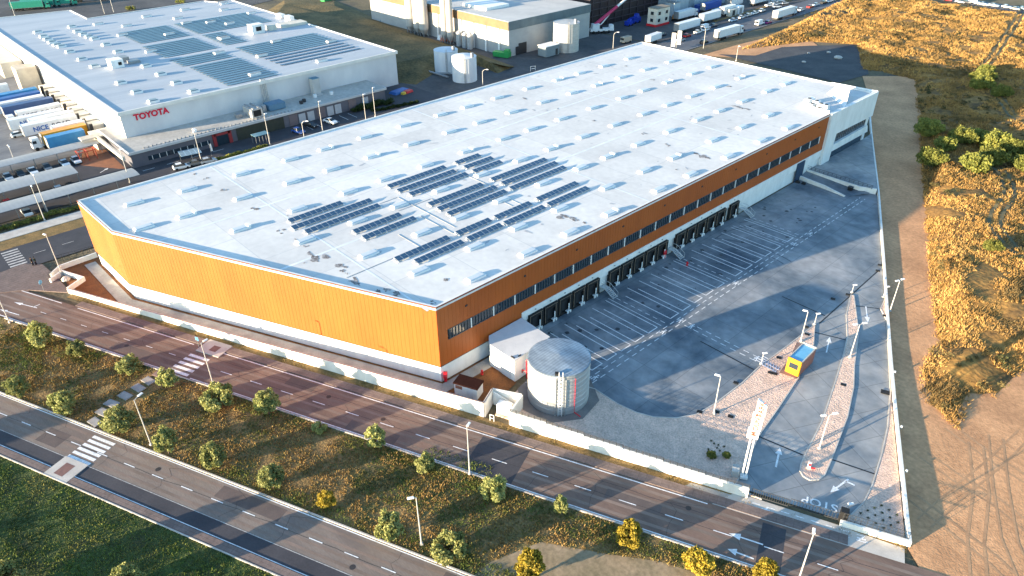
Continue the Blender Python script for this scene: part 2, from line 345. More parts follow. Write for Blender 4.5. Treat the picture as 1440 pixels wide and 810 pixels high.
# --- field: a rolling surface of dry grass to the right of the track
field_px=[(1040,70),(1095,46),(1180,4),(1210,-16),(1325,6),(1440,27),(1640,62),(1640,520),(1440,522),(1400,560),(1368,552),(1350,608),(1322,585),(1296,560),(1292,520),(1316,480),(1307,400),(1300,310),(1293,200),(1286,112),(1240,100),(1212,98),(1206,62),(1140,58)]
FIELD=np.array([P2(*q) for q in field_px])
def in_poly(pts, poly):
    x,y=pts[:,0],pts[:,1]; ins=np.zeros(len(pts),bool); j=len(poly)-1
    for i in range(len(poly)):
        xi,yi=poly[i]; xj,yj=poly[j]
        c=((yi>y)!=(yj>y)); 
        with np.errstate(divide='ignore',invalid='ignore'): ins ^= c & (x < (xj-xi)*(y-yi)/(yj-yi)+xi)
        j=i
    return ins
def dist_poly(pts, poly):
    d=np.full(len(pts),1e9); k=len(poly)
    for i in range(k):
        a=poly[i]; b=poly[(i+1)%k]; ab=b-a; t=np.clip(((pts-a)@ab)/(ab@ab),0,1)
        d=np.minimum(d,np.linalg.norm(pts-(a+t[:,None]*ab),axis=1))
    return d
def nz(x,y,s,o=0.0): return noise.noise((x*s+o, y*s-o, o*0.7))
def field_z(x,y):
    return 1.6+1.9*nz(x,y,0.028,3)+0.9*nz(x,y,0.09,9)+0.40*nz(x,y,0.3,5)+0.2*nz(x,y,0.8,1)
gx=np.arange(-140,150,1.6); gy=np.arange(84,425,1.6)
X,Y=np.meshgrid(gx,gy); pts=np.stack([X.ravel(),Y.ravel()],1)
ins=in_poly(pts,FIELD); dd=dist_poly(pts,FIELD)
fz=np.full(len(pts),-0.6)
for i in range(len(pts)):
    if ins[i]:
        k=min(1.0,dd[i]/4.0); fz[i]=-0.15+k*max(0.35,field_z(*pts[i])+0.25)
nx,ny=len(gx),len(gy); fm=MB(); used={}
V=np.column_stack([pts,fz])
near=ins|(dd<1.7)
faces=[]
for j in range(ny-1):
    for i in range(nx-1):
        q=(j*nx+i,j*nx+i+1,(j+1)*nx+i+1,(j+1)*nx+i)
        if all(near[k] for k in q) and any(ins[k] for k in q): faces.append(q)
idx=sorted({k for q in faces for k in q}); rm={k:n for n,k in enumerate(idx)}
fm.v=[tuple(V[k]) for k in idx]; fm.f=[tuple(rm[k] for k in q) for q in faces]; fm.mi=[0]*len(fm.f)
o=fm.obj('field', m_field, smooth=True); o['kind']='structure'
tk=MB()
_tz=[0]
def track(pxs, wd=0.55, gap=1.7, field=False):
    pts=[P2(*q) for q in pxs]
    for off in (-gap/2, gap/2):
        for i in range(len(pts)-1):
            a,b=Vector(pts[i]),Vector(pts[i+1]); d=(b-a).normalized(); n=Vector((-d.y,d.x))*off
            tk.strip(a+n-d*0.1,b+n+d*0.1,wd,-0.046+0.0006*_tz[0]); _tz[0]+=1
track([(1335,600),(1390,640),(1440,672),(1500,700)],0.35,1.5); track([(1300,640),(1345,672),(1400,705),(1470,760)],0.3,1.6); track([(1285,700),(1330,735),(1400,790),(1440,830)],0.35,1.6)
track([(1372,625),(1380,690),(1372,760),(1378,830)],0.35); track([(1400,615),(1408,690),(1420,760),(1450,830)],0.3,1.7); track([(1440,610),(1400,650),(1350,690),(1300,735)],0.25,1.6)
structure('tyre_tracks', tk, mat('track_earth', (0.33,0.19,0.105), (0.45,0.26,0.14), scale=0.5, rough=0.95, fine=0.2))
# embankment of rough grass behind the service yard
ek=MB()
top=[P2(556,88,3.4),P2(588,82,3.4),P2(606,76,3.4),P2(628,72,3.2),P2(660,73,3.0),P2(690,88,2.4),P2(716,94,1.2),P2(640,68,1.0),P2(560,44,1.0),P2(470,8,1.0),P2(400,6,1.0),P2(390,18,2.0)]
bot=[(-199.5,135),P2(585,119),P2(606,106),P2(625,91),P2(662,88),P2(700,103),P2(724,93),P2(642,65),P2(560,40),P2(470,0),P2(400,0),(-322,140)]
n_=len(top); zt=[3.4,3.4,3.4,3.2,3.0,2.4,1.2,1.0,1.0,1.0,1.0,2.0]
ek.add([(*p,z_) for p,z_ in zip(top,zt)], [up_tri([(*p,0) for p in top],t) for t in tessellate_polygon([[Vector((*p,0)) for p in top]])])
vv=[(*p,-0.1) for p in bot]+[(*p,z_) for p,z_ in zip(top,zt)]
ek.add(vv,[(i,(i+1)%n_,n_+(i+1)%n_,n_+i) for i in range(n_)])
structure('embankment', ek, mat('embankment_grass', (0.19,0.13,0.055), (0.075,0.065,0.03), scale=0.09, c3=(0.13,0.095,0.04), detail=9, rough=0.95, fine=0.4, fscale=1.2, bump=1.0, bscale=1.2))

# ------------------------------------------------------------------ painted markings
ZM=0.014
rm_=MB()
rm_.strip(RP(-113,64.6),RP(-86,64.55),0.16,ZM); rm_.strip(RP(-80,64.6),RP(-3,64.6),0.16,ZM); rm_.strip(RP(-135,64.6),RP(-117,64.6),0.16,ZM)
rm_.strip(RP(-150,57.75),RP(-84.6,57.75),0.16,ZM); rm_.strip(RP(-80.2,57.75),RP(60,57.75),0.16,ZM)
rm_.dashes(RP(-77,60.9),RP(60,60.9),0.13,2.2,3.6,ZM); rm_.dashes(RP(-118,61.2),RP(-86,61.2),0.10,1.4,3.6,ZM)
rm_.strip(RP(-190,43.62),RP(60,43.62),0.15,ZM)
rm_.dashes(RP(-150,40.9),RP(60,40.9),0.13,1.9,3.1,ZM)
rm_.strip(RP(-190,36.62),RP(-83.4,36.62),0.11,ZM); rm_.strip(RP(-79.0,36.62),RP(60,36.62),0.11,ZM)
structure('road_line', rm_, line_paint)
rt_=MB(); rt_.strip(RP(-190,38.6),RP(-83.0,38.6),0.08,ZM); rt_.strip(RP(-79.2,38.6),RP(60,38.6),0.08,ZM)
structure('lane_line', rt_, worn_paint)
zb=MB()
for c0,s0 in (((58.4),-83.5),):
    for k in range(5):
        t=58.15+k*1.02; zb.strip(RP(-84.9+0.05*k,t),RP(-80.9+0.05*k,t),0.55,ZM)
for k in range(6):
    t=38.95+k*0.78; zb.strip(RP(-83.1,t),RP(-79.0,t),0.46,ZM)
structure('zebra_crossing', zb, line_paint)
pd=MB(); pd.prism(rrect(-84.5,63.4,-79.8,66.6), -0.05, 0.125); pd.prism(rrect(-83.2,35.3,-79.0,38.7), -0.05, 0.105)
structure('crossing_ramp', pd, pale_concrete)
pt=MB(); pt.sheet(rrect(-82.6,64.2,-81.2,65.6), 0.13); pt.sheet(rrect(-82.0,35.9,-80.4,37.9), 0.11)
structure('tactile_paving', pt, mat('tactile', (0.22,0.12,0.10),(0.16,0.09,0.08),scale=2,fine=0.2))
def arrow(mb, base, tip, wd, z, hw=None, turn=None):
    a=Vector(base); b=Vector(tip); d=(b-a); L=d.length; d.normalize(); n=Vector((-d.y,d.x)); hw=hw or wd*3
    hl=L*0.34
    mb.strip(a,b-d*hl,wd,z); h=b-d*hl
    mb.add([(*(h-n*hw/2),z),(*b,z),(*(h+n*hw/2),z)],[(0,1,2)] if True else [])
    if turn: 
        q=a+d*L*0.15; e=q+(n*turn-d*0.3).normalized()*1.1
        mb.strip(q,e,wd,z)
ar=MB()
arrow(ar, P2(52,433), P2(20,425), 0.17, ZM, 0.7, -1); arrow(ar, P2(27,443), P2(0,435), 0.17, ZM, 0.7)
arrow(ar, P2(1073,766), P2(1025,750), 0.2, ZM, 1.0); arrow(ar, P2(1060,786), P2(1023,772), 0.2, ZM, 1.0)
structure('road_arrow', ar, line_paint)
rp=MB(); rp.sheet(rrect(3.6,57.9,6.3,64.4),0.006); rp.sheet(rrect(-33.5,57.9,-26.5,64.2),0.0055)
structure('road_patch', rp, m_road_dark)
cr_=MB()
for i in range(16):
    s=-110+i*10.6+random.uniform(-2,2); p0=Vector(RP(s,39.0)); 
    for k in range(5):
        p1=Vector(RP(s+random.uniform(-.5,1.3)*(k+1)*0.5,39.0+(k+1)*0.9)); cr_.strip(p0,p1,0.035,0.006); p0=p1
    s=-104+i*9.7+random.uniform(-2,2); p0=Vector(RP(s,58.0))
    for k in range(6):
        p1=Vector(RP(s+random.uniform(-.5,1.3)*(k+1)*0.5,58.0+(k+1)*1.0)); cr_.strip(p0,p1,0.035,0.006); p0=p1
for t in (61.0,62.9,40.85):
    p0=Vector(RP(-118,t))
    for i in range(60):
        p1=Vector(RP(-118+(i+1)*2.4,t+random.uniform(-.12,.12))); cr_.strip(p0,p1,0.05,0.0065); p0=p1
structure('road_crack', cr_, plain('tar', (0.03,0.027,0.028), 0.7))
# yard markings
ym=MB(); W_=0.17
for g0,n in ((67.0,5),(87.0,5),(107.0,5),(126.0,1)):
    for k in range(n):
        y0=g0+3.5*k+0.6; y1=y0+2.35
        ym.strip((-64.8,y0),(-55.1,y0),W_,ZM); ym.strip((-66.4,y1),(-55.1,y1),W_,ZM); ym.strip((-55.1,y0-W_/2),(-55.1,y1+W_/2),W_,ZM)
    ym.strip((-66.5,g0+3.5*n+0.3),(-54.9,g0+3.5*n+0.3),0.12,ZM)
    ym.dashes((-65.5,g0+3.5*n+1.4),(-54.9,g0+3.5*n+1.4),0.13,0.9,0.7,ZM)
for xx in (-53.05,-54.15): ym.dashes((xx,61.5),(xx,157.0),0.14,1.1,0.8,ZM)
for yy in (87.7,88.8): ym.dashes((-52.3,yy),(-38.2,yy),0.14,1.0,0.75,ZM)
def walker(mb,cx,cy,s=1.0):
    for dx in (-0.25,0.25): mb.strip((cx+dx*s,cy-0.6*s),(cx+dx*0.4*s,cy+0.1*s),0.16*s,ZM+0.002)
    mb.strip((cx,cy),(cx,cy+0.55*s),0.28*s,ZM+0.003); mb.strip((cx-0.4*s,cy+0.15*s),(cx+0.4*s,cy+0.4*s),0.14*s,ZM+0.004)
    mb.strip((cx,cy+0.68*s),(cx,cy+0.95*s),0.26*s,ZM+0.003)
for cy in (66.5,83.5,88.2,105.3,126.5,133): walker(ym,-53.6,cy)
walker(ym,-51.3,88.2); walker(ym,-39.2,88.2)
for k in range(4): ym.strip((-38.9+k*0.0,89.6-0.55*k),(-37.9,89.6-0.55*k),0.22,ZM+0.001)
structure('yard_line', ym, line_paint)
tm=MB()
for i in range(8):
    cx_,cy_=random.uniform(-62,-46),random.uniform(70,140); rr=random.uniform(9,22); a0=random.uniform(0,6.28); da=random.uniform(0.5,1.3)
    for off in (0,1.9):
        for k in range(12):
            a1=a0+da*k/12; a2=a0+da*(k+1)/12; p1=(cx_+(rr+off)*math.cos(a1),cy_+(rr+off)*math.sin(a1)); p2=(cx_+(rr+off)*math.cos(a2),cy_+(rr+off)*math.sin(a2))
            if -66<p1[0]<-40 and 68<p1[1]<150 and p1[0]<-53+ (0 if p1[1]<75 else 12): tm.strip(p1,p2,0.28,0.004+0.0002*(i*2+(off>0))+0.00005*(k%2))
structure('tyre_mark', tm, mat('rubber_mark',(0.085,0.10,0.12),(0.15,0.17,0.195),scale=0.6,rough=0.8,fine=0.3))
os_=MB()
def spot(mb,x,y,r,z,n=11):
    mb.add([(x+r*random.uniform(.6,1.1)*math.cos(6.283*i/n),y+r*random.uniform(.6,1.1)*math.sin(6.283*i/n),z) for i in range(n)],[tuple(range(n))])
for i in range(60):
    spot(os_,random.uniform(-66.5,-56),random.uniform(69,150),random.uniform(0.1,0.5),0.012+0.00002*i)
structure('oil_spot', os_, plain('oil',(0.045,0.05,0.06),0.5))
mh=MB()
for k,(s,t) in enumerate(((-70,41.9),(-38,39.6),(-12,42.5),(-96,60.0),(-58,62.6),(-30,59.4),(-5,63),(-48,61.7))):
    c=RP(s,t); mh.add([(c[0]+0.36*math.cos(a*math.pi/8),c[1]+0.36*math.sin(a*math.pi/8),0.009) for a in range(16)],[tuple(range(16))])
structure('manhole', mh, plain('iron',(0.05,0.045,0.045),0.6,0.3))
ptc=MB()
for k,(s0,t0,s1,t1) in enumerate(((-98,58.4,-90,60.2),(-66,62.4,-61,64.2),(-52,58.0,-44,59.8),(-90,39.2,-86,41.8),(-60,41.3,-50,43.2),(-28,39.0,-25,43.3),(-15,60.5,-8,62.1))): ptc.sheet(rrect(s0,t0,s1,t1),0.0045+0.0003*k)
structure('asphalt_patch_repair', ptc, mat('repair_asphalt',(0.13,0.10,0.09),(0.10,0.08,0.075),scale=0.5,rough=0.85,fine=0.15))
wt=MB()
for t in (58.7,60.2,62.2,63.7): wt.strip(RP(-130,t),RP(60,t),0.45,0.0042)
for t in (39.4,40.4,41.6,42.9): wt.strip(RP(-150,t),RP(60,t),0.4,0.0042)
structure('wheel_path', wt, mat('worn_wheel_path',(0.15,0.115,0.095),(0.23,0.17,0.14),scale=0.25,stretch=(0.3,1.5,1),rot=ROTB,rough=0.75,fine=0.12))
ya=MB(); Z2=0.024
arrow(ya, P2(1091,657), P2(1097,629.5), 0.24, Z2, 0.9); arrow(ya, P2(1162,496), P2(1167,474), 0.2, Z2, 0.85); arrow(ya, P2(1217.5,431), P2(1220.5,454), 0.2, Z2, 0.85)
arrow(ya, P2(1193,674), P2(1167.5,692.5), 0.24, Z2, 0.9, 1)
structure('lane_arrow', ya, line_paint)
dr=MB()
for q in (((1067,614),(1129,640)),((1170.5,646.5),(1231,667)),((1144,467),(1191.5,478.5)),((1199,429.5),(1239,434.5)),((1100,417),(1160,444)),((1152,455),(1236,380)),((985,480),(1060,520))):
    dr.strip(P2(*q[0]),P2(*q[1]),0.22,0.018)
structure('drain_channel', dr, plain('drain', (0.015,0.015,0.017), 0.6))
# STOP, read by drivers who leave the yard
p_=Vector((-18.55,68.25)); st=text_part('stop_marking','STOP',1.75,frame((p_.x,p_.y,0.034),(-RD.x,-RD.y,0),(-RN.x,-RN.y,0)),line_paint,None,extrude=0.001,offset=0.03)
st['kind']='structure'
# pedestrian dashes on the crossover
cx=MB()
for t in (66.2,67.05): cx.dashes(RP(2.0,t-0.1),RP(14.8,t-0.1),0.13,0.95,0.75,0.036)
structure('crossover_line', cx, line_paint)
wk=MB(); 
for s in (3.6,14.4):
    q=RP(s,66.5); wk.strip((q[0]-0.4,q[1]-0.2),(q[0]+0.5,q[1]+0.2),0.2,0.038); wk.strip((q[0]-0.1,q[1]-0.4),(q[0]+0.1,q[1]+0.4),0.16,0.039); wk.strip((q[0]+0.5,q[1]-0.25),(q[0]+0.75,q[1]+0.1),0.16,0.0385)
structure('walker_symbol', wk, line_paint)
# side street zebra and lines
zz=MB()
for k in range(8): zz.strip((-161.0+k*1.2,10.2),(-161.0+k*1.2,13.2),0.55,0.02)
zz.dashes((-156.6,15),(-156.6,60),0.15,2.2,3,0.02)
structure('side_street_line', zz, worn_paint)
bs=MB(); bs.dashes((-164.2,210),(-164.2,420),0.18,3,5,0.016); bs.strip((-157.4,236),(-157.4,420),0.15,0.016)
structure('street_line', bs, worn_paint)
# ------------------------------------------------------------------ the warehouse
FA,FB,FC,FD,FE = (-142.65,23.25),(-125.5,23.75),(-68.85,49.05),(-68.85,189.4),(-142.75,189.4)
HT=13.66
wh=thing('warehouse','huge warehouse with orange ribbed walls, white base and flat white roof','warehouse',(-68.85,49.05,0))
def inset(poly,d):
    n=len(poly); out=[]
    for i in range(n):
        p0,p1,p2=(Vector(poly[i-1]),Vector(poly[i]),Vector(poly[(i+1)%n]))
        a=(p1-p0).normalized(); b=(p2-p1).normalized(); na=Vector((-a.y,a.x)); nb=Vector((-b.y,b.x))
        bis=(na+nb); bis.normalize(); out.append(tuple(p1+bis*(d/max(0.3,bis.dot(na)))))
    return out
FOOT=[FA,FB,FC,FD,FE]
base=MB(); ib=inset(FOOT,0.22); base.prism(ib,-0.1,3.1)
base.box(-69.0,115.9,3.0,0.5,100.2,1.8)
base.obj('base_wall',white_wall,wh,world=True)
def ribbed(pts,z0,z1,closed=False,rib=0.7,depth=0.018,groove=0.05):
    mb=MB(); ln=[]
    for i in range(len(pts)-1):
        a=Vector(pts[i]); b=Vector(pts[i+1]); L=(b-a).length; d=(b-a)/L; n=Vector((d.y,-d.x))
        k=int(L/rib); st=L/k
        for j in range(k):
            s=j*st
            ln += [a+d*s, a+d*(s+st-groove), a+d*(s+st-groove+0.005)-n*depth, a+d*(s+st-0.005)-n*depth]
        ln.append(b)
    vs=[(*p,z0) for p in ln]+[(*p,z1) for p in ln]; n=len(ln)
    mb.add(vs,[(i,i+1,n+i+1,n+i) for i in range(n-1)]); return mb
orange_sunlit=mat('orange_cladding_sunlit',(0.37,0.122,0.03),(0.33,0.106,0.026),scale=0.25,stretch=(1,1,0.15),rough=0.5,fine=0.05,fscale=1.2)  # paler copy of the cladding: the facet's stronger sunlight is put into its colour
ribbed([FA,FB],3.0,13.5).obj('facet_wall',orange_sunlit,wh,world=True)
ribbed([FB,FC],3.0,13.5).obj('front_wall',orange,wh,world=True)
rw=ribbed([FC,(-68.85,65.7)],3.0,7.13); r2=ribbed([(-68.85,65.7),(-68.85,165.9)],4.78,7.13)
rw.add(r2.v,r2.f); r3=ribbed([FC,(-68.85,165.9)],8.9,13.5); rw.add(r3.v,r3.f)
rw.box(-69.0,49.95,7.05,0.28,1.7,1.95); rw.box(-69.0,164.6,7.05,0.28,2.6,1.95)
rw.box(-69.15,107,7.02,0.5,116,0.1); rw.box(-69.1,107,8.9,0.44,116,0.1)
for yy in (54.5,66.5,78.5,90.5,102.5,114.5,126.5,138.5,150.5,161.5):
    rw.box(-68.82,yy,11.3,0.12,0.4,0.3,mi=1)
rw.obj('side_wall',[orange,dark_metal],wh,world=True)
ribbed([(-68.85,189.4),FE,FA],3.0,13.5).obj('rear_wall',white_wall,wh,world=True)
lip=MB(); lip.path_wall([FA,FB,FC,(-68.85,65.7)],0.10,2.93,3.0); lip.obj('cladding_trim',dark_metal,wh,world=True)
# windows of the side wall: 25 sections
NW=25; wy0,wy1=50.9,163.2; pitch=(wy1-wy0)/NW
wtmpl=None
for i in range(NW):
    yc=wy0+pitch*(i+0.5)
    if wtmpl is None:
        f=MB(); 
        for k in range(8): f.box(0.02,-pitch/2+0.28+k*(pitch-0.4)/7,7.12,0.10,0.09,1.76,mi=0)
        f.box(0.02,0,7.12,0.1,pitch,0.08); f.box(0.02,0,8.84,0.1,pitch,0.08)
        f.box(0.03,pitch/2-0.09,7.14,0.12,0.2,1.74,mi=1)
        wo=f.obj('window',[plain('mullion_grey',(0.075,0.09,0.105),0.5),white_paint],wh,loc=(0,yc-49.05,0))
        g=MB(); g.add([(-0.05,-pitch/2,7.1),(-0.05,pitch/2,7.1),(-0.05,pitch/2,8.95),(-0.05,-pitch/2,8.95)],[(0,1,2,3)])
        g.obj('pane',glass,wo); wtmpl=wo
    else:
        c=dup(wtmpl,None,parent=wh); c.location=(0,yc-49.05,0)
# docks
bp_=white_paint
dk=None
doors=[67.0+3.5*k for k in range(5)]+[87.0+3.5*k for k in range(5)]+[107.0+3.5*k for k in range(5)]+[126.0]
for y0 in doors:
    if dk is None:
        s=MB(); s.box(0.28,0.42,0.55,0.62,0.62,3.05); s.box(0.28,3.0,0.55,0.62,0.62,3.05); s.box(0.28,1.71,3.05,0.66,3.2,0.62)
        s.box(0.14,1.71,0.0,0.34,3.2,0.5)
        for yy in (0.75,2.67): s.box(0.38,yy,0.15,0.16,0.25,0.5)
        d=s.obj('dock_door',black,wh,loc=(0,y0-49.05,0))
        p=MB(); p.box(0.02,1.71,0.55,0.06,2.3,2.5); p.obj('door_panel',dark_metal,d)
        tr=MB(); tr.box(0.6,0.16,0.6,0.05,0.06,3.0); tr.box(0.6,1.6,3.56,0.05,2.9,0.06); tr.box(0.6,2.7,0.8,0.05,0.06,2.75); tr.obj('shelter_trim',plain('tan_trim',(0.30,0.22,0.16),0.6),d)
        lv=MB(); lv.box(0.42,2.45,0.42,0.5,1.0,0.14); lv.box(0.62,2.2,0.02,0.12,0.4,0.5); lv.box(0.62,2.8,0.02,0.12,0.35,0.42); lv.box(0.58,2.45,0.5,0.06,0.22,1.5); lv.obj('dock_leveller',white_paint,d)
        dk=d
    else:
        c=dup(dk,None,parent=wh); c.location=(0,y0-49.05,0)
dl=MB()
for y0 in doors: dl.box(-68.66,y0+1.75,4.15,0.16,0.22,0.14)
dl.obj('dock_light',grey_metal,wh,world=True)
# steel stairs beside the docks
for y0 in (85.2,105.2,130.6):
    s=MB(); s.box(0.7,0.6,1.1,1.3,1.2,0.1); s.box(-0.0,0.6,0,0.2,1.2,1.1)
    for k in range(6): s.box(1.5+k*0.3,0.6,0.95-k*0.18,0.28,1.15,0.05)
    for yy in (0.02,1.18):
        s.tube((1.3,yy,1.1),(3.2,yy,0.05),0.06); 
    so_=s.obj('stair',plain('galvanised_stair',(0.55,0.57,0.58),0.5,0.3),wh,loc=(0,y0-49.05,0))
    h=MB()
    for yy in (0.02,1.18):
        h.tube((1.3,yy,2.1),(3.2,yy,1.05),0.04); h.tube((1.3,yy,1.1),(1.3,yy,2.1),0.035); h.tube((3.2,yy,0.05),(3.2,yy,1.05),0.035); h.tube((2.25,yy,0.6),(2.25,yy,1.6),0.03)
        h.tube((1.3,yy,2.1),(0.1,yy,2.1),0.04)
    h.obj('handrail',plain('rail_steel',(0.5,0.52,0.53),0.5,0.3),so_)
# office block end
of=MB(); x0,x1=-69.0,-68.3
def yz(poly,mb,xa,xb,mi=0):
    n=len(poly); vs=[(xa,p[0],p[1]) for p in poly]+[(xb,p[0],p[1]) for p in poly]
    mb.add(vs,[tuple(range(n,2*n)),tuple(range(n-1,-1,-1))]+[(i,(i+1)%n,n+(i+1)%n,n+i) for i in range(n)],mi)
yz([(165.9,-0.1),(170.0,-0.1),(171.0,7.6),(166.4,13.62),(165.9,13.62)],of,x0,x1)
yz([(171.0,7.6),(190.9,7.3),(190.9,13.62),(166.4,13.62)],of,x0,x1+0.003)
yz([(170.4,3.1),(190.6,3.1),(189.6,5.0),(170.65,4.8)],of,-69.3,x1-0.1)
of.box(-69.8,189.7,0,1.8,1.4,13.6); of.box(-69.5,178,0,1.0,24,0.9)
of.obj('office_frame',white_wall,wh,world=True)
og=MB(); og.add([(-69.05,170.2,0.8),(-69.05,189.2,0.8),(-69.05,189.2,3.3),(-69.05,170.2,3.3)],[(0,1,2,3)]); og.add([(-69.05,170.2,4.6),(-69.05,189.2,4.6),(-69.05,189.2,7.7),(-69.05,170.2,7.7)],[(0,1,2,3)])
ogo=og.obj('office_glazing',glass_blue,wh,world=True)
om=MB()
for k in range(17): om.box(-69.02,171+k*1.12,4.7,0.08,0.08,2.9); 
om.obj('mullion',grey_metal,ogo,world=True)
dd_=MB(); dd_.box(-68.62,155.8,0,0.2,3.4,4.6); dd_.obj('roller_door',plain('navy_door',(0.02,0.05,0.10),0.5),wh,world=True)
# roof
RZ=13.34
rf=MB(); rf.prism(inset(FOOT,0.1),12.9,RZ); rfo=rf.obj('roof',roof_white,wh,world=True)
ppt=MB(); ring=inset(FOOT,0.16); ppt.path_wall(ring+[ring[0]],0.36,RZ-0.25,[HT]*6)
# tall coping on the far and left sides
ppt.obj('parapet',mat('coping',(0.72,0.71,0.69),(0.6,0.6,0.6),scale=0.6,rough=0.6),wh,world=True)
rim=MB(); r2_=inset(FOOT,-0.03); rim.path_wall([r2_[0],r2_[1],r2_[2],(-68.82,165.8)],0.09,13.46,[13.66]*4); rim.obj('coping_trim',plain('rust_trim',(0.22,0.06,0.03),0.6),wh,world=True)
rs=MB()
for xx in (-116.9,-94.2): rs.strip((xx,38 if xx>-100 else 28),(xx,189),0.5,RZ+0.012)
for yy in (48,98.5,138.5): rs.strip((-142,yy),(-69.3,yy),0.35,RZ+0.014)
rs.strip((-142.0,25),(-142.0,189),0.9,RZ+0.016)
rso=rs.obj('roof_seam',mat('roof_seam_membrane',(0.60,0.62,0.64),(0.72,0.735,0.75),scale=0.4,rough=0.7,fine=0.1),rfo,world=True)
stn=MB()
def blot(mb,c,r,el,ang,z,n=14):
    pts=[]
    for i in range(n):
        t=2*math.pi*i/n; rr=r*random.uniform(0.45,1.15); x,y=rr*el*math.cos(t),rr*math.sin(t)
        pts.append((c[0]+x*math.cos(ang)-y*math.sin(ang),c[1]+x*math.sin(ang)+y*math.cos(ang),z))
    mb.add(pts+[(c[0],c[1],z)],[(i,(i+1)%n,n) for i in range(n)])
for (u,v,r,el) in ((396,325,1.0,1.2),(445,360,1.5,1.7),(438,356,0.7,2),(475,376,1.2,1.7),(483,380,0.7,1.4),(430,346,0.5,1.5),(498,395,1.1,2.6),(436,390,0.6,2),(540,410,0.9,2.4),(560,416,1.2,1.7),(608,426,0.5,1.5),
                   (798,305,1.3,1.4),(808,308,0.8,2.0),(822,313,0.5,1.5),(985,217,1.5,1.5),(995,221,0.8,2.5),(1040,150,1.1,3.0),(1050,154,0.8,2.5),(938,204,0.6,2),(740,138,0.8,1.7),(835,170,0.6,2),(905,188,0.6,2.5),
                   (312,268,0.9,1.2),(355,296,1.2,1.2),(290,252,0.7,1.5),(275,245,0.5,1.5),(430,370,0.4,1),(415,337,0.4,1.6),(1025,122,0.9,1.5),(918,112,0.6,2),(880,93,0.5,2),(784,153,0.5,2),(627,394,0.5,1.4),(487,385,0.3,2),(405,303,0.3,1.2),(757,284,0.5,1.5),(952,239,0.4,1.4)):
    c=P(u,v,RZ); 
    for k in range(3): blot(stn,(c.x+random.uniform(-.8,.8)*r,c.y+random.uniform(-.8,.8)*r),r*random.uniform(.22,.5),el,random.choice((0.1,0.4,-0.3)),RZ+0.02+0.003*len(stn.v)/200)
sto=stn.obj('dirt_stain',mat('roof_dirt',(0.09,0.075,0.075),(0.34,0.33,0.33),scale=2.2,rough=0.9,fine=0.4),rfo,world=True)
ft=MB()
for _ in range(70):
    x,y=random.uniform(-141,-70),random.uniform(52,188); blot(ft,(x,y),random.uniform(0.12,0.4),random.uniform(1,3.5),random.uniform(0,3),RZ+0.018,8)
fto=ft.obj('faint_stain',plain('faint_dirt',(0.40,0.41,0.43),0.9),rfo,world=True)
sto['kind']='stuff'; fto['kind']='stuff'
# skylights: a staggered grid
sky_pos=[]
ysA=[40.1,50.9,61.5,69.8,79.6,90.3,101.0,109.3,119.3,130.4,141.4,150.2,160.3,171.7,181.0]; ysB=[35.5,46,56.1,64.9,74.5,84.7,95.2,104.2,114.3,125,135.6,145.2,155,165.8,177.2]
for y in ysA:
    for x in (-133.4,-111.2,-88.5):
        if x==-88.5 and y<45: continue
        if x<-130 and y>178: continue
        sky_pos.append((x,y))
for y in ysB:
    for x in (-122.8,-99.8): 
        if x>-100 and y<40: continue
        sky_pos.append((x,y))
for y in (53.6,64.7,74.5,84.7,97.6,108.9,118.6,132.4,144.1,155.5): sky_pos.append((-78.7,y))
for y in (58.5,69.5,79.4,89.7,103.7,113.8,126.9,139.5,151): sky_pos.append((-71.3,y))
sky_pos=[(-134.5,30.6),(-123.3,28.3)]+sky_pos
st_=None
skyl=plain('skylight_dome',(0.52,0.57,0.61),0.35,0,0.4)
for (x,y) in sky_pos[:100]:
    if st_ is None:
        s=MB(); s.box(0,0,0,1.35,3.2,0.3)
        so1=s.obj('skylight',white_paint,wh,loc=(x+68.85,y-49.05,RZ)); d=MB(); d.box(0,0,0.3,1.25,3.1,0.12,top=(0.8,0.85)); d.obj('dome',skyl,so1); st_=so1
    else:
        c=dup(st_,None,parent=wh); c.location=(x+68.85,y-49.05,RZ); c.rotation_euler=(0,0,0)
# open smoke vents: some domes have a raised lid
for (x,y) in [sky_pos[i] for i in range(3,len(sky_pos),7)]:
    s=MB(); s.box(x+0.1,y+1.4,RZ+0.3,1.2,0.5,0.26); s.obj('raised_lid',white_paint,wh,world=True)
# rooftop plant at the office end
def hvac(mb,x,y,sx,sy,sz): mb.box(x,y,RZ+0.25,sx,sy,sz); mb.box(x,y,RZ,sx*0.9,sy*0.9,0.25)
for (u,v,sx,sy,sz) in ((1137,146,1.4,3.2,1.1),(1147,150,1.4,1.4,1.2),(1153,155,1.3,1.4,1.4),(1160,157,1.2,1.3,1.4),(1141,152,1.0,1.8,0.9),(1150,158,1.0,1.0,0.9)):
    c=P(u,v,RZ); h=MB(); hvac(h,c.x,c.y,sx,sy,sz); ho=h.obj('rooftop_unit',white_paint,wh,world=True)
    fa=MB(); fa.lathe([(0.42,RZ+0.25+sz),(0.42,RZ+0.36+sz),(0.3,RZ+0.36+sz)],c.x,c.y,14); 
    fa.obj('fan',dark_metal,ho,world=True)
wdg=MB(); a,b,c,d=P(1163,131,RZ),P(1189,152,RZ),P(1196,123,RZ+2.0),P(1177,121,RZ+2.0)
wdg.add([a,b,(*c.xy,RZ),(*d.xy,RZ),c,d],[(0,1,4,5),(1,2,4),(0,5,3),(2,3,5,4)]); wdg.obj('roof_screen',white_wall,wh,world=True)
up=MB(); up.path_wall([(-69.2,166.2),(-76.5,166.2)],0.25,RZ,RZ+0.9); up.obj('roof_upstand',white_wall,wh,world=True); up=MB(); up.path_wall([(-80,189.2),(-69.1,190.2),(-68.6,190.7)],0.4,RZ,RZ+0.55); up.obj('roof_upstand',white_wall,wh,world=True)
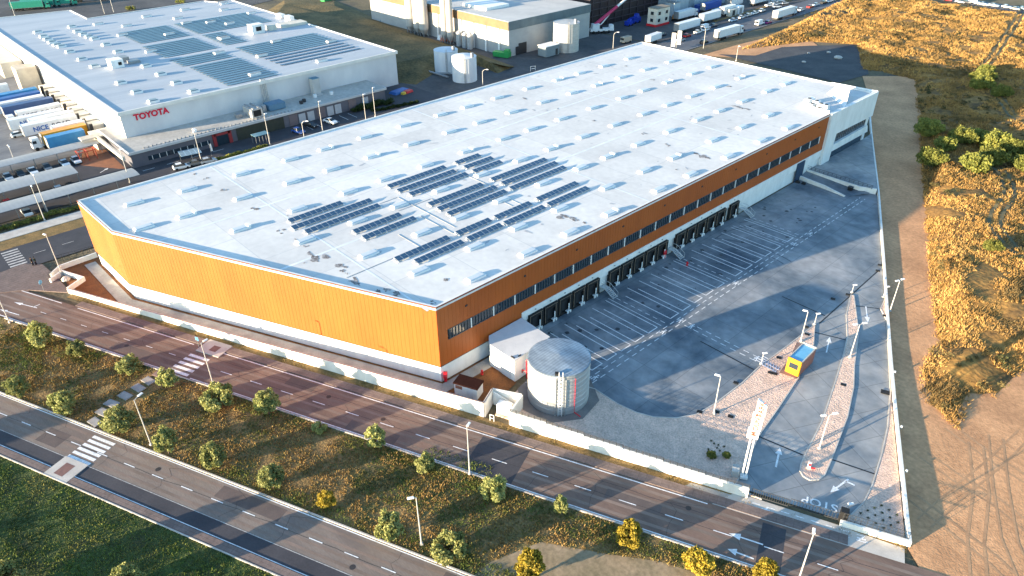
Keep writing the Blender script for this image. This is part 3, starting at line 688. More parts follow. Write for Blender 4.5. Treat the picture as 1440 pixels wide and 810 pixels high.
# solar rows on the roof: (start px, end px, label)
SR=[((405,308.7),(482.5,283.7),'shortest solar row of the group of three nearest the roof\'s left corner'),
((410,318.7),(520,281.2),'middle solar row of the group of three nearest the roof\'s left corner'),
((428.7,324.2),(533.7,287.5),'lower row of the solar group of three nearest the left roof corner'),
((496.2,323.7),(566.2,300),'upper row of the short solar pair right of the leftmost group of three'),
((510,332.5),(586.2,305),'lower row of the short solar pair right of the leftmost group of three'),
((543.7,260),(631.2,233),'upper row of the long solar group of three behind the roof centre'),
((557.5,266.2),(645,238.7),'middle row of the long solar group of three behind the roof centre'),
((575,271.2),(656.2,244.2),'lower row of the long solar group of three behind the roof centre'),
((601.2,285),(683.7,257.5),'upper row of the solar group of three in the very middle of all the arrays'),
((615,292),(697.5,262.5),'middle row of the solar group of three in the very middle of all the arrays'),
((628.7,298.7),(711.2,268.7),'lower row of the solar group of three in the very middle of all the arrays'),
((640,227.5),(677.5,216.2),'upper row of the short solar group of three furthest back on the roof'),
((652.5,233.7),(691.2,221.7),'middle row of the short solar group of three furthest back on the roof'),
((665,239.5),(703.7,226.7),'lower row of the short solar group of three furthest back on the roof'),
((555,362.5),(633.7,332.5),'upper row of the solar pair closest to the orange front corner'),
((583.7,366.2),(648.7,340),'lower row of the solar pair closest to the orange front corner'),
((641.2,326.2),(693.7,307),'upper row of the second solar pair along the orange side wall'),
((656.2,333.7),(710,314.5),'lower row of the second solar pair along the orange side wall'),
((695,303.7),(748,285),'upper row of the third solar pair along the orange side wall'),
((708.7,312.5),(764,291),'lower row of the third solar pair along the orange side wall'),
((691.2,251.2),(768.7,222.5),'upper row of the right-hand long solar group of three'),
((705,256.2),(783.7,228),'middle row of the right-hand long solar group of three'),
((718,264),(796.2,233),'lower row of the right-hand long solar group of three'),
((755,278.7),(815,255),'upper row of the last solar pair, nearest the far end of the side wall'),
((770,286.2),(826.2,263.7),'lower row of the last solar pair, nearest the far end of the side wall')]
ct_=MB()
for (q0,q1) in (((487,391),(560,330)),((533,287),(640,320)),((560,297),(610,282)),((645,238),(690,262)),((700,260),(720,290)),((640,332),(655,318)),((712,272),(760,300)),((590,304),(640,330))):
    a,b_=P(*q0,RZ),P(*q1,RZ); c_=Vector((a.x,b_.y,RZ))
    for u_,v_ in ((a,c_),(c_,b_)):
        if (v_-u_).length>0.5: ct_.box((u_.x+v_.x)/2,(u_.y+v_.y)/2,RZ+0.02,max(0.09,abs(u_.x-v_.x)),max(0.09,abs(u_.y-v_.y)),0.04)
cto=ct_.obj('cable_tray',plain('tray_grey',(0.36,0.37,0.38),0.6),wh,world=True)
pm=None
PW=1.06
for (s0,s1,lab) in SR:
    a=P(*s0,RZ+0.5); b=P(*s1,RZ+0.5); x=(a.x+b.x)/2; L=b.y-a.y; n=max(4,round(L/PW))
    t=thing('solar_panel_row',lab,'solar panels',(x,a.y,RZ+0.03),0,'solar panel rows on the white warehouse roof')
    fr=MB(); fr.box(0.5,n*PW/2,0.08,0.06,n*PW,0.06); fr.box(-0.5,n*PW/2,0.2,0.06,n*PW,0.06)
    for k in range(0,n+1,2):
        yy=k*PW
        fr.box(-0.5,yy,0,0.08,0.08,0.36); fr.box(0.5,yy,0,0.08,0.08,0.2); fr.box(0,yy,0,1.3,0.25,0.06)
    fr.obj('frame',white_paint,t)
    for k in range(n):
        if pm is None:
            q=MB(); z0,z1=0.22,0.44; y0,y1=0.02,PW-0.02
            q.add([(0.62,y0,z0),(0.62,y1,z0),(-0.62,y1,z1),(-0.62,y0,z1),(0.62,y0,z0-0.05),(0.62,y1,z0-0.05),(-0.62,y1,z1-0.05),(-0.62,y0,z1-0.05)],[(3,2,6,7),(0,3,7,4),(1,0,4,5),(2,1,5,6),(4,7,6,5)],1)
            q.add([(0.62,y0,z0),(0.62,y1,z0),(-0.62,y1,z1),(-0.62,y0,z1)],[(0,1,2,3)],1)
            e=0.05; zz=lambda xx: z0+(0.62-xx)/1.24*(z1-z0)+0.006
            for cx in (-0.3,0.3): q.add([(cx+0.28,y0+e,zz(cx+0.28)),(cx+0.28,y1-e,zz(cx+0.28)),(cx-0.28,y1-e,zz(cx-0.28)),(cx-0.28,y0+e,zz(cx-0.28))],[(0,1,2,3)],0)
            o=q.obj('panel',[solar,solar_frame],t,loc=(0,k*PW,0)); pm=o
        else:
            c=pm.copy(); COL.objects.link(c); c.parent=t; c.location=(0,k*PW,0)
# ------------------------------------------------------------------ things around the yard
TC=(-54.7,59.6); TR=4.45; TH=7.05
tk_=thing('water_tank','big round galvanised steel water tank with a ladder, beside the white pump house','water tank',(TC[0],TC[1],0.1))
s=MB(); prof=[(TR,0)]
for k in range(1,8): prof += [(TR,k*TH/8-0.03),(TR+0.025,k*TH/8),(TR,k*TH/8+0.03)]
prof.append((TR,TH)); s.lathe(prof,0,0,64,cap=False); sh=s.obj('shell',galv,tk_,smooth=False)
r=MB(); r.lathe([(TR+0.06,TH-0.12),(TR+0.06,TH),(TR-0.1,TH+0.05),(0.05,TH+0.42)],0,0,64)
r.obj('tank_roof',mat('tank_roof_sheet',(0.36,0.42,0.47),(0.17,0.205,0.24),scale=0.35,stretch=(0.45,1.2,1),rot=R(-50),rough=0.45,metal=0.4,fine=0.1,fscale=2.5,wave=('X',0.45,0.10)),tk_)
def rad(a,rr,z): return (rr*math.cos(a),rr*math.sin(a),z)
am=math.atan2(-0.737,0.675)
l_=MB()
for da in (0.02,0.13): l_.tube(rad(am+da,TR+0.18,0),rad(am+da,TR+0.18,TH+0.9),0.05)
for k in range(22): l_.tube(rad(am+0.02,TR+0.18,0.3+k*0.32),rad(am+0.13,TR+0.18,0.3+k*0.32),0.03,n=6)
for k in range(8):
    z=2.4+k*0.62; pr=None
    for j in range(9):
        t=j/8; q=rad(am-0.01+0.17*t,TR+0.2+0.65*math.sin(math.pi*t),z)
        if pr: l_.tube(pr,q,0.03,n=5)
        pr=q
l_.obj('ladder',white_paint,tk_)
pp=MB(); pp.tube(rad(am-0.07,TR+0.12,0),rad(am-0.07,TR+0.12,TH-0.3),0.09); pp.tube(rad(am+0.24,TR+0.1,0),rad(am+0.24,TR+0.1,TH-0.6),0.06); pp.obj('overflow_pipe',galv,tk_)
hb=MB(); hb.box(*rad(am-0.06,TR-0.35,0)[:2],TH+0.02,0.5,0.5,0.4,am); hb.obj('hatch',black,tk_)
rp_=MB(); rp_.tube(rad(am+0.55,TR+0.12,0.2),rad(am+0.55,TR+0.12,TH-0.6),0.035); rp_.tube(rad(am+0.55,TR+0.1,0.25),rad(am+0.6,TR+1.3,0.25),0.08); rp_.obj('red_pipe',red_paint,tk_)
oc=MB(); oc.prism([(TC[0]+6.1*math.cos(a),TC[1]+6.1*math.sin(a)) for a in [R(22.5+45*k)+0.2 for k in range(8)]],-0.1,0.14); structure('tank_pad',oc,mat('pad_concrete',(0.22,0.19,0.175),(0.16,0.14,0.13),scale=0.5,rough=0.9,fine=0.15))

ph=thing('pump_house','white flat-roofed pump house wedged between the warehouse and the steel water tank','outbuilding',(-65,61,0))
pf=[(-67.0,57.15),(-61.35,57.15),(-61.9,65.0),(-68.5,65.4),(-68.5,58.5)]
b=MB(); b.prism(pf,-0.05,3.95); b.obj('wall',white_wall,ph,world=True)
b=MB(); b.prism(inset(pf,-0.08),3.95,4.1); b.obj('roof',mat('pump_roof',(0.62,0.62,0.63),(0.52,0.53,0.55),scale=0.4,rough=0.8,fine=0.05),ph,world=True)
b=MB(); b.box(-63.2,57.11,0,1.9,0.07,2.3); b.obj('door',plain('pale_door',(0.62,0.65,0.68),0.5),ph,world=True)
b=MB(); b.box(-62.0,57.4,4.1,0.7,0.2,0.14); b.box(-61.6,58.4,4.1,0.18,0.6,0.12); b.obj('roof_drain',dark_metal,ph,world=True)
fp_=thing('fire_pipe','thin red fire main bent between the pump house wall and the steel tank','pipe',(-60.6,58.9,0))
b=MB(); b.tube((0,0,0.1),(0,0,3.6),0.09); b.tube((0,0,3.6),(1.9,0.3,3.6),0.09); b.tube((0,0,1.4),(-0.75,-0.2,1.4),0.1); b.tube((-0.75,-0.2,1.4),(-0.75,-0.2,0.9),0.1); b.obj('pipe_run',red_paint,fp_)

kz=thing('substation_kiosk','small white substation hut with a brown roof at the warehouse corner','hut',(-64.2,50.5,0),R(23))
b=MB(); b.box(0,0,0,3.7,2.0,1.95); b.obj('wall',white_wall,kz)
b=MB(); b.box(0,0,1.95,4.0,2.25,0.2); b.obj('roof',brown_roof,kz)
b=MB(); b.box(-1.1,-1.02,1.2,1.1,0.05,0.55); b.obj('vent_grille',plain('rust_grille',(0.33,0.14,0.09),0.6),kz)
b=MB(); b.box(0.7,-1.02,0.05,1.0,0.04,1.7); b.obj('door',plain('grey_door',(0.68,0.68,0.68),0.5),kz)

def hydrant(x,y,label):
    t=thing('fire_hydrant',label,'fire hydrant',(x,y,0.06),0,'red fire hydrants')
    b=MB(); b.lathe([(0.2,0),(0.2,0.1),(0.13,0.12),(0.13,0.7),(0.17,0.72),(0.14,0.85),(0.04,0.92)],0,0,12); b.obj('barrel',red_paint,t)
    b=MB(); b.tube((-0.28,0,0.55),(0.28,0,0.55),0.09); b.tube((0,0,0.45),(0,-0.28,0.45),0.09); b.obj('outlet',red_paint,t)
hydrant(*P2(678,527),'low red fire hydrant on the brown gravel by the pump house'); hydrant(*P2(966,374),'low red fire hydrant on the loading yard lines near the docks')
def hosepost(x,y,label,z=0.06):
    t=thing('hose_cabinet',label,'fire hose post',(x,y,z),R(-45),'red fire hose posts')
    b=MB(); b.box(0,0,0,0.5,0.4,0.75); b.obj('post',red_paint,t)
    b=MB(); b.tube((0,-0.25,1.15),(0,0.25,1.15),0.55,n=20); b.obj('hose_reel',red_paint,t)
hosepost(*P2(627,536),'red hose reel post at the warehouse front corner'); hosepost(*P2(934,362),'red hose reel post beside the loading dock stairs')

cream=mat('boundary_render',(0.80,0.775,0.72),(0.66,0.63,0.58),scale=0.5,stretch=(1,1,0.3),rough=0.8,fine=0.06)
pw=thing('perimeter_wall','long white boundary wall between the warehouse front and the upper road','wall',(-98,33,0))
b=MB(); p0=Vector(P2(97,411)); p1=Vector(P2(681,585.5)); pts=[p0.lerp(p1,k/6) for k in range(7)]; b.path_wall(pts,0.3,-0.2,[0.85,1.05,1.25,1.55,1.9,2.25,2.55]); 
b.path_wall([p1,Vector((-60.2,51.6))],0.3,-0.2,2.55); b.path_wall([(-60.3,51.75),(-56.5,53.9)],0.25,-0.2,2.5); b.path_wall([(-56.4,53.9),(-55.0,50.25)],0.3,-0.2,2.45)
b.obj('wall_panel',cream,pw,world=True)
b=MB(); b.add([(-59.9,51.7,2.4),(-56.6,53.3,0.2),(-56.6,53.3,0),(-59.9,51.7,0)],[(0,1,2,3),(3,2,1,0)]); b.path_wall([(-59.9,51.55),(-56.4,53.4)],0.2,-0.1,[2.3,0.3]); b.obj('stair_wall',white_wall,pw,world=True)
b=MB(); b.path_wall(pts+[Vector((-60.2,51.7))],0.1,0.8,[0.87,1.08,1.28,1.58,1.93,2.28,2.6,2.6]); b.obj('wall_cap',plain('wall_cap_brown',(0.16,0.10,0.08),0.8),pw,world=True)
w2=thing('perimeter_wall','stepped white boundary wall with black railing between the steel tank and the gate','wall',(-40,57,0))
b=MB(); a=Vector((-55.0,50.3)); e=Vector((-25.2,62.75)); hs=[2.4,2.2,2.0,1.85,1.7,1.6]; rl=MB()
for k in range(6):
    q0=a.lerp(e,k/6); q1=a.lerp(e,(k+1)/6); b.path_wall([q0,q1],0.3+0.002*k,-0.2,hs[k])
    for j in range(7):
        q=q0.lerp(q1,j/6); rl.box(q.x,q.y,hs[k],0.06,0.06,0.55)
    for z in (0.15,0.35,0.53): rl.tube((q0.x,q0.y,hs[k]+z),(q1.x,q1.y,hs[k]+z),0.035,n=5)
b.obj('wall_panel',cream,w2,world=True); rl.obj('railing',dark_metal,w2,world=True)
w3=thing('perimeter_wall','short low white boundary wall right of the sliding gate, with a black mesh fence on top','wall',(-12,68,0))
b=MB(); b.path_wall([(-15.4,66.9),(-8.7,69.75)],0.3,-0.2,0.85); b.obj('wall_panel',cream,w3,world=True)
rl=MB(); a=Vector((-15.3,67.1)); e=Vector((-8.8,69.9))
for j in range(12):
    q=a.lerp(e,j/11); rl.box(q.x,q.y,0.8,0.05,0.05,1.2)
for z in (1.0,1.45,1.98): rl.tube((a.x,a.y,z),(e.x,e.y,z),0.03,n=5)
rl.obj('railing',dark_metal,w3,world=True)
w4=thing('side_wall','long thin white wall along the sandy track on the right of the yard','wall',(-30,115,0))
b=MB(); b.path_wall([(-8.5,69.7),(-20.5,94.3),(-25.2,104.2),(-29.6,113.6),(-37.2,129.9),(-52.0,161.3),(-69.3,196.4),(-80.5,220)],0.34,-0.5,[0.85,0.62,0.55,0.55,0.6,0.7,0.9,1.0]); b.obj('wall_panel',cream,w4,world=True)
b=MB()
for q in ((-13.6,80.6),(-17.4,88.3),(-23.0,99.6)): b.box(q[0]+0.3,q[1]+0.1,0.45,0.25,0.25,0.3)
b.obj('wall_lamp',white_paint,w4,world=True)
w5=thing('corner_wall','low white wall with black fence around the left corner of the warehouse plot','wall',(-145,17,0))
b=MB(); b.path_wall([P2(137,361),P2(86,379),P2(73,391)],0.3,-0.2,0.95); b.path_wall([P2(72,398),P2(89,386),P2(119,395),P2(97,410)],0.32,-0.2,0.9); b.obj('wall_panel',cream,w5,world=True)
rl=MB(); fp4=[P2(137,355),P2(80,371),P2(72,397)]
for i in range(2):
    a,e=Vector(fp4[i]),Vector(fp4[i+1]); n=max(3,int((e-a).length/1.2))
    for j in range(n+1):
        q=a.lerp(e,j/n); rl.box(q.x,q.y,0,0.06,0.06,1.7)
    for z in (0.1,0.6,1.1,1.66): rl.tube((a.x,a.y,z),(e.x,e.y,z),0.03,n=5)
rl.obj('railing',dark_metal,w5,world=True)
gt=thing('sliding_gate','long black sliding gate closing the yard driveway beside the road','gate',(-20.5,65.3,0))
ga,ge=Vector((-25.0,63.3)),Vector((-15.5,67.25)); gm=ga.lerp(ge,0.42)
for (q0,q1) in ((ga,gm),(gm+Vector((0.1,0.25)),ge+Vector((0,0.3)))):
    b=MB(); n=16
    for j in range(n+1):
        q=q0.lerp(q1,j/n); b.box(q.x,q.y,0.1,0.045,0.045,1.2)
    for z in (0.12,1.3): b.tube((q0.x,q0.y,z),(q1.x,q1.y,z),0.05,n=5)
    b.path_wall([q0,q1],0.04,0.1,0.22)
    b.obj('gate_leaf',dark_metal,gt,world=True)
b=MB(); b.box(-15.5,67.9,0,0.9,0.9,1.7,RA); b.obj('gate_motor_post',black,gt,world=True)
cb_=thing('utility_cabinet','white utility cabinet standing in the recess of the boundary wall','utility box',(-57.4,51.4,0),R(23))
b=MB(); b.box(0,0,0.1,1.9,1.2,1.45); b.box(0,0,0,1.95,1.25,0.1); b.obj('cabinet',white_wall,cb_)
b=MB(); b.box(0,0,1.55,2.0,1.3,0.08); b.obj('lid',white_paint,cb_); b=MB(); b.box(-0.42,-0.61,0.25,0.8,0.03,1.2); b.box(0.45,-0.61,0.25,0.8,0.03,1.2); b.obj('door',white_paint,cb_)
gw=thing('pipe_stand','small pale metal pipe guard on the verge in front of the wall recess','pipe guard',(*P2(692,592),0),RA)
b=MB()
for x in (-0.3,0.3): b.tube((x,0,0),(x,0,1.1),0.05)
b.tube((-0.3,0,1.1),(0.3,0,1.1),0.05); b.tube((-0.3,0,0.5),(0.3,0,0.5),0.04); b.obj('pipe_frame',white_paint,gw)

# gatehouse
gh=thing('gatehouse','small yellow gatehouse with a blue roof beside the entrance lane','gatehouse',(-33.55,90.8,0.1),R(3))
b=MB(); b.box(0,0.4,0,2.1,4.9,2.55); b.obj('wall',mat('gatehouse_wall',(0.30,0.13,0.10),(0.24,0.10,0.08),scale=1,rough=0.7,fine=0.1),gh)
b=MB(); b.box(0,-2.1,0,2.16,0.18,2.75); b.obj('front_panel',yellow,gh)
b=MB(); b.box(0,-2.2,1.15,1.35,0.06,0.85); wn=b.obj('window',glass,gh); b=MB(); b.box(0,-2.235,1.12,1.5,0.03,0.06); b.box(0,-2.235,1.98,1.5,0.03,0.06); b.box(0.1,-2.235,1.15,0.06,0.03,0.85); b.obj('frame',dark_metal,wn)
b=MB(); b.box(0,0.4,2.55,2.1,4.85,0.06); b.obj('roof',plain('sky_blue_roof',(0.16,0.42,0.60),0.3,0.1,0.5),gh)
b=MB(); b.box(1.0,0.4,2.55,0.14,4.9,0.2); b.box(-1.0,0.4,2.55,0.14,4.9,0.2); b.box(0,2.8,2.55,2.2,0.25,0.3); b.obj('roof_edge',pale_concrete,gh)
b=MB(); b.prism([(-36.9,96.6),(-35.4,97.0),(-33.0,91.6),(-32.0,88.2),(-34.9,87.6),(-35.6,92.0)],0,0.13); structure('gatehouse_pad',b,mat('red_slab',(0.24,0.15,0.13),(0.18,0.12,0.10),scale=0.6,rough=0.9,fine=0.12))
# totem sign
ts=thing('totem_sign','tall white totem sign with red vertical lettering on a slim mast by the entrance','sign',(-27.2,65.1,0.1),R(23+8))
b=MB(); b.tube((-0.22,0,0),(-0.22,0,12.6),0.12,0.1); b.tube((0.22,0,0),(0.22,0,9.5),0.12,0.1); b.box(0,0,0,0.9,0.6,0.35); b.obj('mast',white_paint,ts)
b=MB(); 
for (x,z0,z1,wd) in ((-0.08,7.0,8.6,1.3),(0.05,8.4,11.0,1.25),(0.2,10.8,12.4,1.1)): b.box(x,-0.02,z0,wd,0.34+0.004*z0,z1-z0)
b.add([(-0.35,-0.22,12.4),(0.75,-0.22,12.4),(-0.35,-0.22,13.2),(-0.35,0.18,12.4),(0.75,0.18,12.4),(-0.35,0.18,13.2)],[(0,1,2),(3,5,4),(1,4,5,2),(0,2,5,3)])
bd=b.obj('sign_board',white_paint,ts)
for (tx,x,z) in (('M',-0.05,7.85),('OUNT',0.05,9.7),('PARK',0.2,11.85)):
    text_part('lettering',tx,0.92,frame((x,-0.25,z),(0,0,1),(-1,0,0)),plain('rust_letters',(0.42,0.10,0.07),0.6),bd,extrude=0.012,offset=0.018)
b=MB(); b.box(-1.1,0.2,0,0.9,0.8,1.0); b.box(-1.0,1.2,0,0.8,0.7,0.6); sf=b.obj('concrete_footing',pale_concrete,ts)

# ------------------------------------------------------------------ lamps
lamp_steel=plain('lamp_steel',(0.50,0.49,0.47),0.5,0.2)
lamp_white=plain('lamp_white',(0.82,0.82,0.82),0.4)
def lamp(x,y,h,rz,label,arm=1.0,heads=1,group='lamp posts along the roads',name='street_lamp',z=0.0,r=0.09):
    t=thing(name,label,'lamp post',(x,y,z),rz,group)
    b=MB(); b.tube((0,0,0),(0,0,h),r*1.15,r*0.62,n=10); b.box(0,0,0,0.34,0.34,0.3); b.obj('pole',lamp_steel,t)
    for k in range(heads):
        sg=1 if k==0 else -1
        if arm>0:
            b=MB(); b.tube((0,0,h-0.08),(sg*arm,0,h+0.12),0.05,n=6); b.obj('arm',lamp_steel,t)
        b=MB(); b.box(sg*(arm+0.25),0,h+0.05,0.75,0.32,0.14,top=(0.85,0.7)); hd=b.obj('lamp_head',lamp_white,t)
    return t
lamp(*P2(213,626),8.1,R(115),'tall grey street lamp on the lower road verge beside the stepping slabs',0.8)
lamp(*P2(300,540),7.7,R(100),'tall street lamp at the zebra crossing of the upper road',0.5)
lamp(*P2(660.6,667),8.3,R(113),'slim street lamp on the grass strip between the water tank and the lower road',0.15)
lamp(*P2(593,766),8.0,R(-120),'street lamp in the grass strip near the bottom middle of the view',0.35)
lamp(*P2(1121,822),8.3,R(113),'pale street lamp at the bottom right, in front of the black gate',0.2)
lamp(*P2(14,454),8.0,R(113),'leaning-looking street lamp at the far left end of the grass strip',0.3)
lamp(*P2(88,388),8.7,R(200),'tall lamp standing on a rock inside the plot corner wall',0.15)
lamp(*P2(68,300),9.2,R(0),'tallest lamp post on the hedge beside the car shelters',0.3)
lamp(*P2(63,310),8.2,R(0),'lamp post on the pale pavement just below the hedge',0.3)
lamp(*P2(22,230),4.6,R(0),'small lamp post at the edge of the truck yard',0.4,2)
lamp(*P2(183,257),8.5,R(0),'lamp post beside the end of the last car shelter',0.3)
lamp(*P2(284,230),8.6,R(90),'lamp post by the white van in front of the red entrance',0.2)
lamp(*P2(380,205),8.6,R(90),'lamp post before the glazed middle of the low office annex',0.2)
lamp(*P2(454,185),8.4,R(90),'lamp post beside the parked white car at the annex',0.2)
lamp(*P2(515,172),8.0,R(90),'lamp post left of the pair near the annex end',0.15)
lamp(*P2(528,164),8.4,R(90),'lamp post nearest the annex end, before the bushes',0.15)
def curved_lamp(x,y,h,label,rz):
    t=thing('street_lamp',label,'lamp post',(x,y,0),rz,'swan-neck street lamps')
    b=MB(); b.tube((0,0,0),(0,0,h*0.8),0.1,0.08); pr=(0,0,h*0.8)
    for k in range(1,7):
        a=k/6*math.pi/2; q=(1.2*(1-math.cos(a)),0,h*0.8+h*0.2*math.sin(a)); b.tube(pr,q,0.07,n=6); pr=q
    b.obj('pole',lamp_steel,t); b=MB(); b.box(1.55,0,h-0.08,0.8,0.32,0.18,top=(0.85,0.7)); b.obj('lamp_head',lamp_white,t)
curved_lamp(*P2(428,195),5.0,'swan-neck lamp above the dark parked car before the annex',R(40))
curved_lamp(*P2(679,119),5.0,'swan-neck lamp beside the two white tanks',R(40))
curved_lamp(*P2(862,68),6.0,'swan-neck lamp at the yard behind the far roof edge',R(40))
curved_lamp(*P2(989,68),8.0,'swan-neck lamp beside the back street trucks',R(220))
lamp(*P2(1035,86),5.2,R(0),'thin pole standing at the dark asphalt patch behind the roof',0.2,name='street_lamp')
G2='lamps of the loading yard and driveway'
lamp(-30.35,116.3,6.3,R(70),'yard lamp at the bend of the right boundary wall',0.35,2,G2)
lamp(-29.2,98.9,6.4,R(60),'twin-headed lamp in the middle of the gravel traffic island',0.55,2,G2,z=0.1)
lamp(-23.0,76.8,6.1,R(60),'twin-headed lamp near the rounded end of the traffic island',0.6,2,G2,z=0.1)
lamp(-36.6,72.6,6.8,R(200),'yard lamp on the gravel edge, left of the totem sign',0.2,1,G2,z=0.1)
lamp(-36.6,97.3,5.8,R(200),'yard lamp standing just behind the gatehouse',0.2,1,G2,z=0.1)
lamp(-37.35,103.3,2.2,R(60),'short lamp at the pointed tip of the gatehouse bed',0.0,1,G2,r=0.07)
lamp(-37.9,87.5,2.1,R(60),'short lamp at the end of the dashed walkway',0.0,1,G2,r=0.07)
lamp(-37.5,117.3,1.6,R(60),'short lamp at the narrow tip of the traffic island',0.0,1,G2,r=0.07)
lamp(-33.0,119.8,2.2,R(60),'short lamp against the right boundary wall',0.0,1,G2,r=0.07)
lamp(-15.7,69.4,1.3,R(60),'stubby lamp beside the sliding gate motor',0.0,1,G2,r=0.06)
# small signs and bits
sg=thing('round_sign','round blue road sign on a thin post at the left corner pavement','road sign',(*P2(63,411),0.05),R(-45))
b=MB(); b.tube((0,0,0),(0,0,2.0),0.04); b.obj('post',grey_metal,sg); b=MB(); b.tube((0,-0.06,2.1),(0,-0.02,2.1),0.42,n=20); b.obj('sign_face',plain('sign_blue',(0.10,0.36,0.62),0.5),sg)
sg=thing('crossing_sign','square blue crossing sign behind the upper zebra crossing','road sign',(*P2(281,492),0.1),R(180+20))
b=MB(); b.tube((0,0,0),(0,0,2.3),0.04); b.obj('post',grey_metal,sg); b=MB(); b.box(0,-0.05,1.75,0.65,0.04,0.65); b.obj('sign_face',plain('sign_blue',(0.10,0.36,0.62),0.5),sg)
ks=thing('barrier_keypad','red and white keypad pillar on the rounded end of the traffic island','keypad',(-22.3,72.6,0.13),R(30))
b=MB(); b.box(0,0,0,0.35,0.3,1.0); b.obj('pillar',white_paint,ks); b=MB(); b.box(0.0,-0.17,0.55,0.3,0.05,0.4); b.box(0.55,0,0.1,0.5,0.2,0.12); b.obj('keypad_panel',red_paint,ks)
rk=thing('bicycle_rack','blue steel bicycle rack on the gravel beside the gatehouse','bicycle rack',(-36.5,87.8,0.1),R(-2))
b=MB(); blue_steel=plain('blue_steel',(0.10,0.16,0.32),0.5)
for k in range(6):
    x=-1.15+k*0.46; b.tube((x,-0.4,0),(x,-0.4,0.7),0.035,n=6); b.tube((x,0.4,0),(x,0.4,0.7),0.035,n=6); b.tube((x,-0.4,0.7),(x,0.4,0.7),0.035,n=6)
b.tube((-1.2,0.4,0.05),(1.2,0.4,0.05),0.035,n=6); b.tube((-1.2,-0.4,0.05),(1.2,-0.4,0.05),0.035,n=6); b.obj('rack_frame',blue_steel,rk)
for (u,v,lab) in ((1083.5,524,'black drain cover left of the bicycle rack'),(1089.5,525.5,'black drain cover right of the bicycle rack'),(1095.5,503,'black drain cover on the gravel between walkway and gatehouse'),(1135,470,'black drain cover behind the gatehouse lamp'),
    (1134,459.5,'black drain cover near the tip of the gatehouse bed'),(1035,538,'black drain cover on the yard kerb left of the gatehouse bed'),(984,579,'black drain cover at the curved yard corner'),(1008,579,'black drain cover beside the gravel yard lamp'),
    (1027.5,585.5,'black drain cover out on the open gravel'),(1186,541,'black drain cover on the traffic island gravel'),(1245,551.5,'large square black manhole beside the right wall'),(1245,444,'black drain cover at the foot of the bend lamp'),
    (1171.5,420,'black drain cover out on the shaded driveway'),(1234.5,380.5,'black drain cover at the top of the right wall'),(1237.5,372.5,'black drain cover furthest up the right wall'),(1192.5,414,'black drain cover at the narrow island tip')):
    big = 1.2 if 'manhole' in lab else 0.75
    x,y=P2(u,v,0.12); t=MB(); t.box(0,0,0,big,big*0.8,0.05,R(20)); t.box(0,0,0.05,big*0.8,big*0.6,0.02,R(20)); o=t.obj('drain_cover',black,loc=(x,y,0.1)); tag(o,lab,'drain cover','black drain covers')
for i,(u,v,lab) in enumerate(((225,527,'nearest the zebra'),(209,536,'second from the zebra'),(195,546,'third from the zebra'),(176,557,'in the middle of the path'),(157,568,'beside the trench'),(145,580,'second from the lower road'),(134,594,'nearest the lower road'))):
    b=MB(); b.box(0,0,0,2.1,1.25,0.12,R(17+random.uniform(-6,6))); b.box(0,0,0.12,1.9,1.05,0.02,R(17)); o=b.obj('stepping_slab',concrete if i else mat('brown_slab',(0.25,0.18,0.15),(0.2,0.14,0.12),scale=1),loc=(*P2(u,v),0.02)); tag(o,'grey stone slab across the grass strip, '+lab if i else 'brownish stone slab across the grass strip, '+lab,'stone slab','stepping slabs across the grass strip')
rb=MB(); rb.lathe([(0.7,0),(0.75,0.3),(0.55,0.6),(0.2,0.8)],0,0,9); 
for i,v in enumerate(rb.v): rb.v[i]=(v[0]*(1+0.15*math.sin(i*2.3)),v[1]*(1+0.15*math.cos(i*1.7)),v[2])
tag(rb.obj('rock',pale_concrete,loc=(*P2(93,394),0)),'pale rock at the foot of the lamp inside the corner wall','rock')
# wall-foot concrete ramps of the terrace beyond the yard
r1=thing('retaining_wall','white retaining wall with a dark fence at the raised court by the office end','wall',(-62,160,0))
b=MB(); b.path_wall([(-69.6,160.6),(-55.9,159.9),(-52.6,161.4)],0.35,-0.1,1.25); b.obj('wall_panel',cream,r1,world=True)
b=MB(); 
for j in range(16):
    b.box(-69.2+j*1.05,160.85-0.03*j,1.2,0.06,0.06,0.9)
for z in (1.4,1.7,2.08): b.tube((-69.4,160.85,z),(-53.2,160.4,z),0.04,n=5)
b.obj('railing',dark_metal,r1,world=True)
r2_=thing('retaining_wall','lower white kerb wall beside the ramp, nearest the loading yard','wall',(-63,156,0))
b=MB(); b.path_wall([(-69.3,156.7),(-62,155.9),(-56.8,155.0)],0.4,-0.1,[0.95,0.75,0.25]); b.obj('wall_panel',cream,r2_,world=True)
b=MB(); b.prism([(-69.0,160.9),(-56,160.2),(-52.6,161.7),(-69.2,196),(-69,190)],0.2,0.95); structure('office_court',b,m_drive)
b=MB(); b.add([(-69,157,0.02),(-56.5,155.2,0.02),(-53.4,160.2,0.35),(-69,160.5,0.9)],[(0,1,2,3)]); structure('ramp',b,m_yard)
bl=thing('wheel_stop','pair of black wheel blocks by the ramp end','wheel stop',(-68.0,154.6,0))
b=MB(); b.box(0,0,0,1.1,0.7,0.5,top=(0.7,0.6)); b.obj('block',black,bl); b=MB(); b.box(1.4,0.2,0,0.9,0.7,0.5,top=(0.7,0.6)); b.obj('block',black,bl)
bl=thing('black_bin','black bin at the foot of the court retaining wall','bin',(-57.4,158.8,0))
b=MB(); b.box(0,0,0,0.9,0.7,1.0,top=(1.1,1.1)); b.obj('bin_body',black,bl); b=MB(); b.box(0,0,1.0,1.05,0.85,0.1); b.obj('lid',dark_metal,bl)
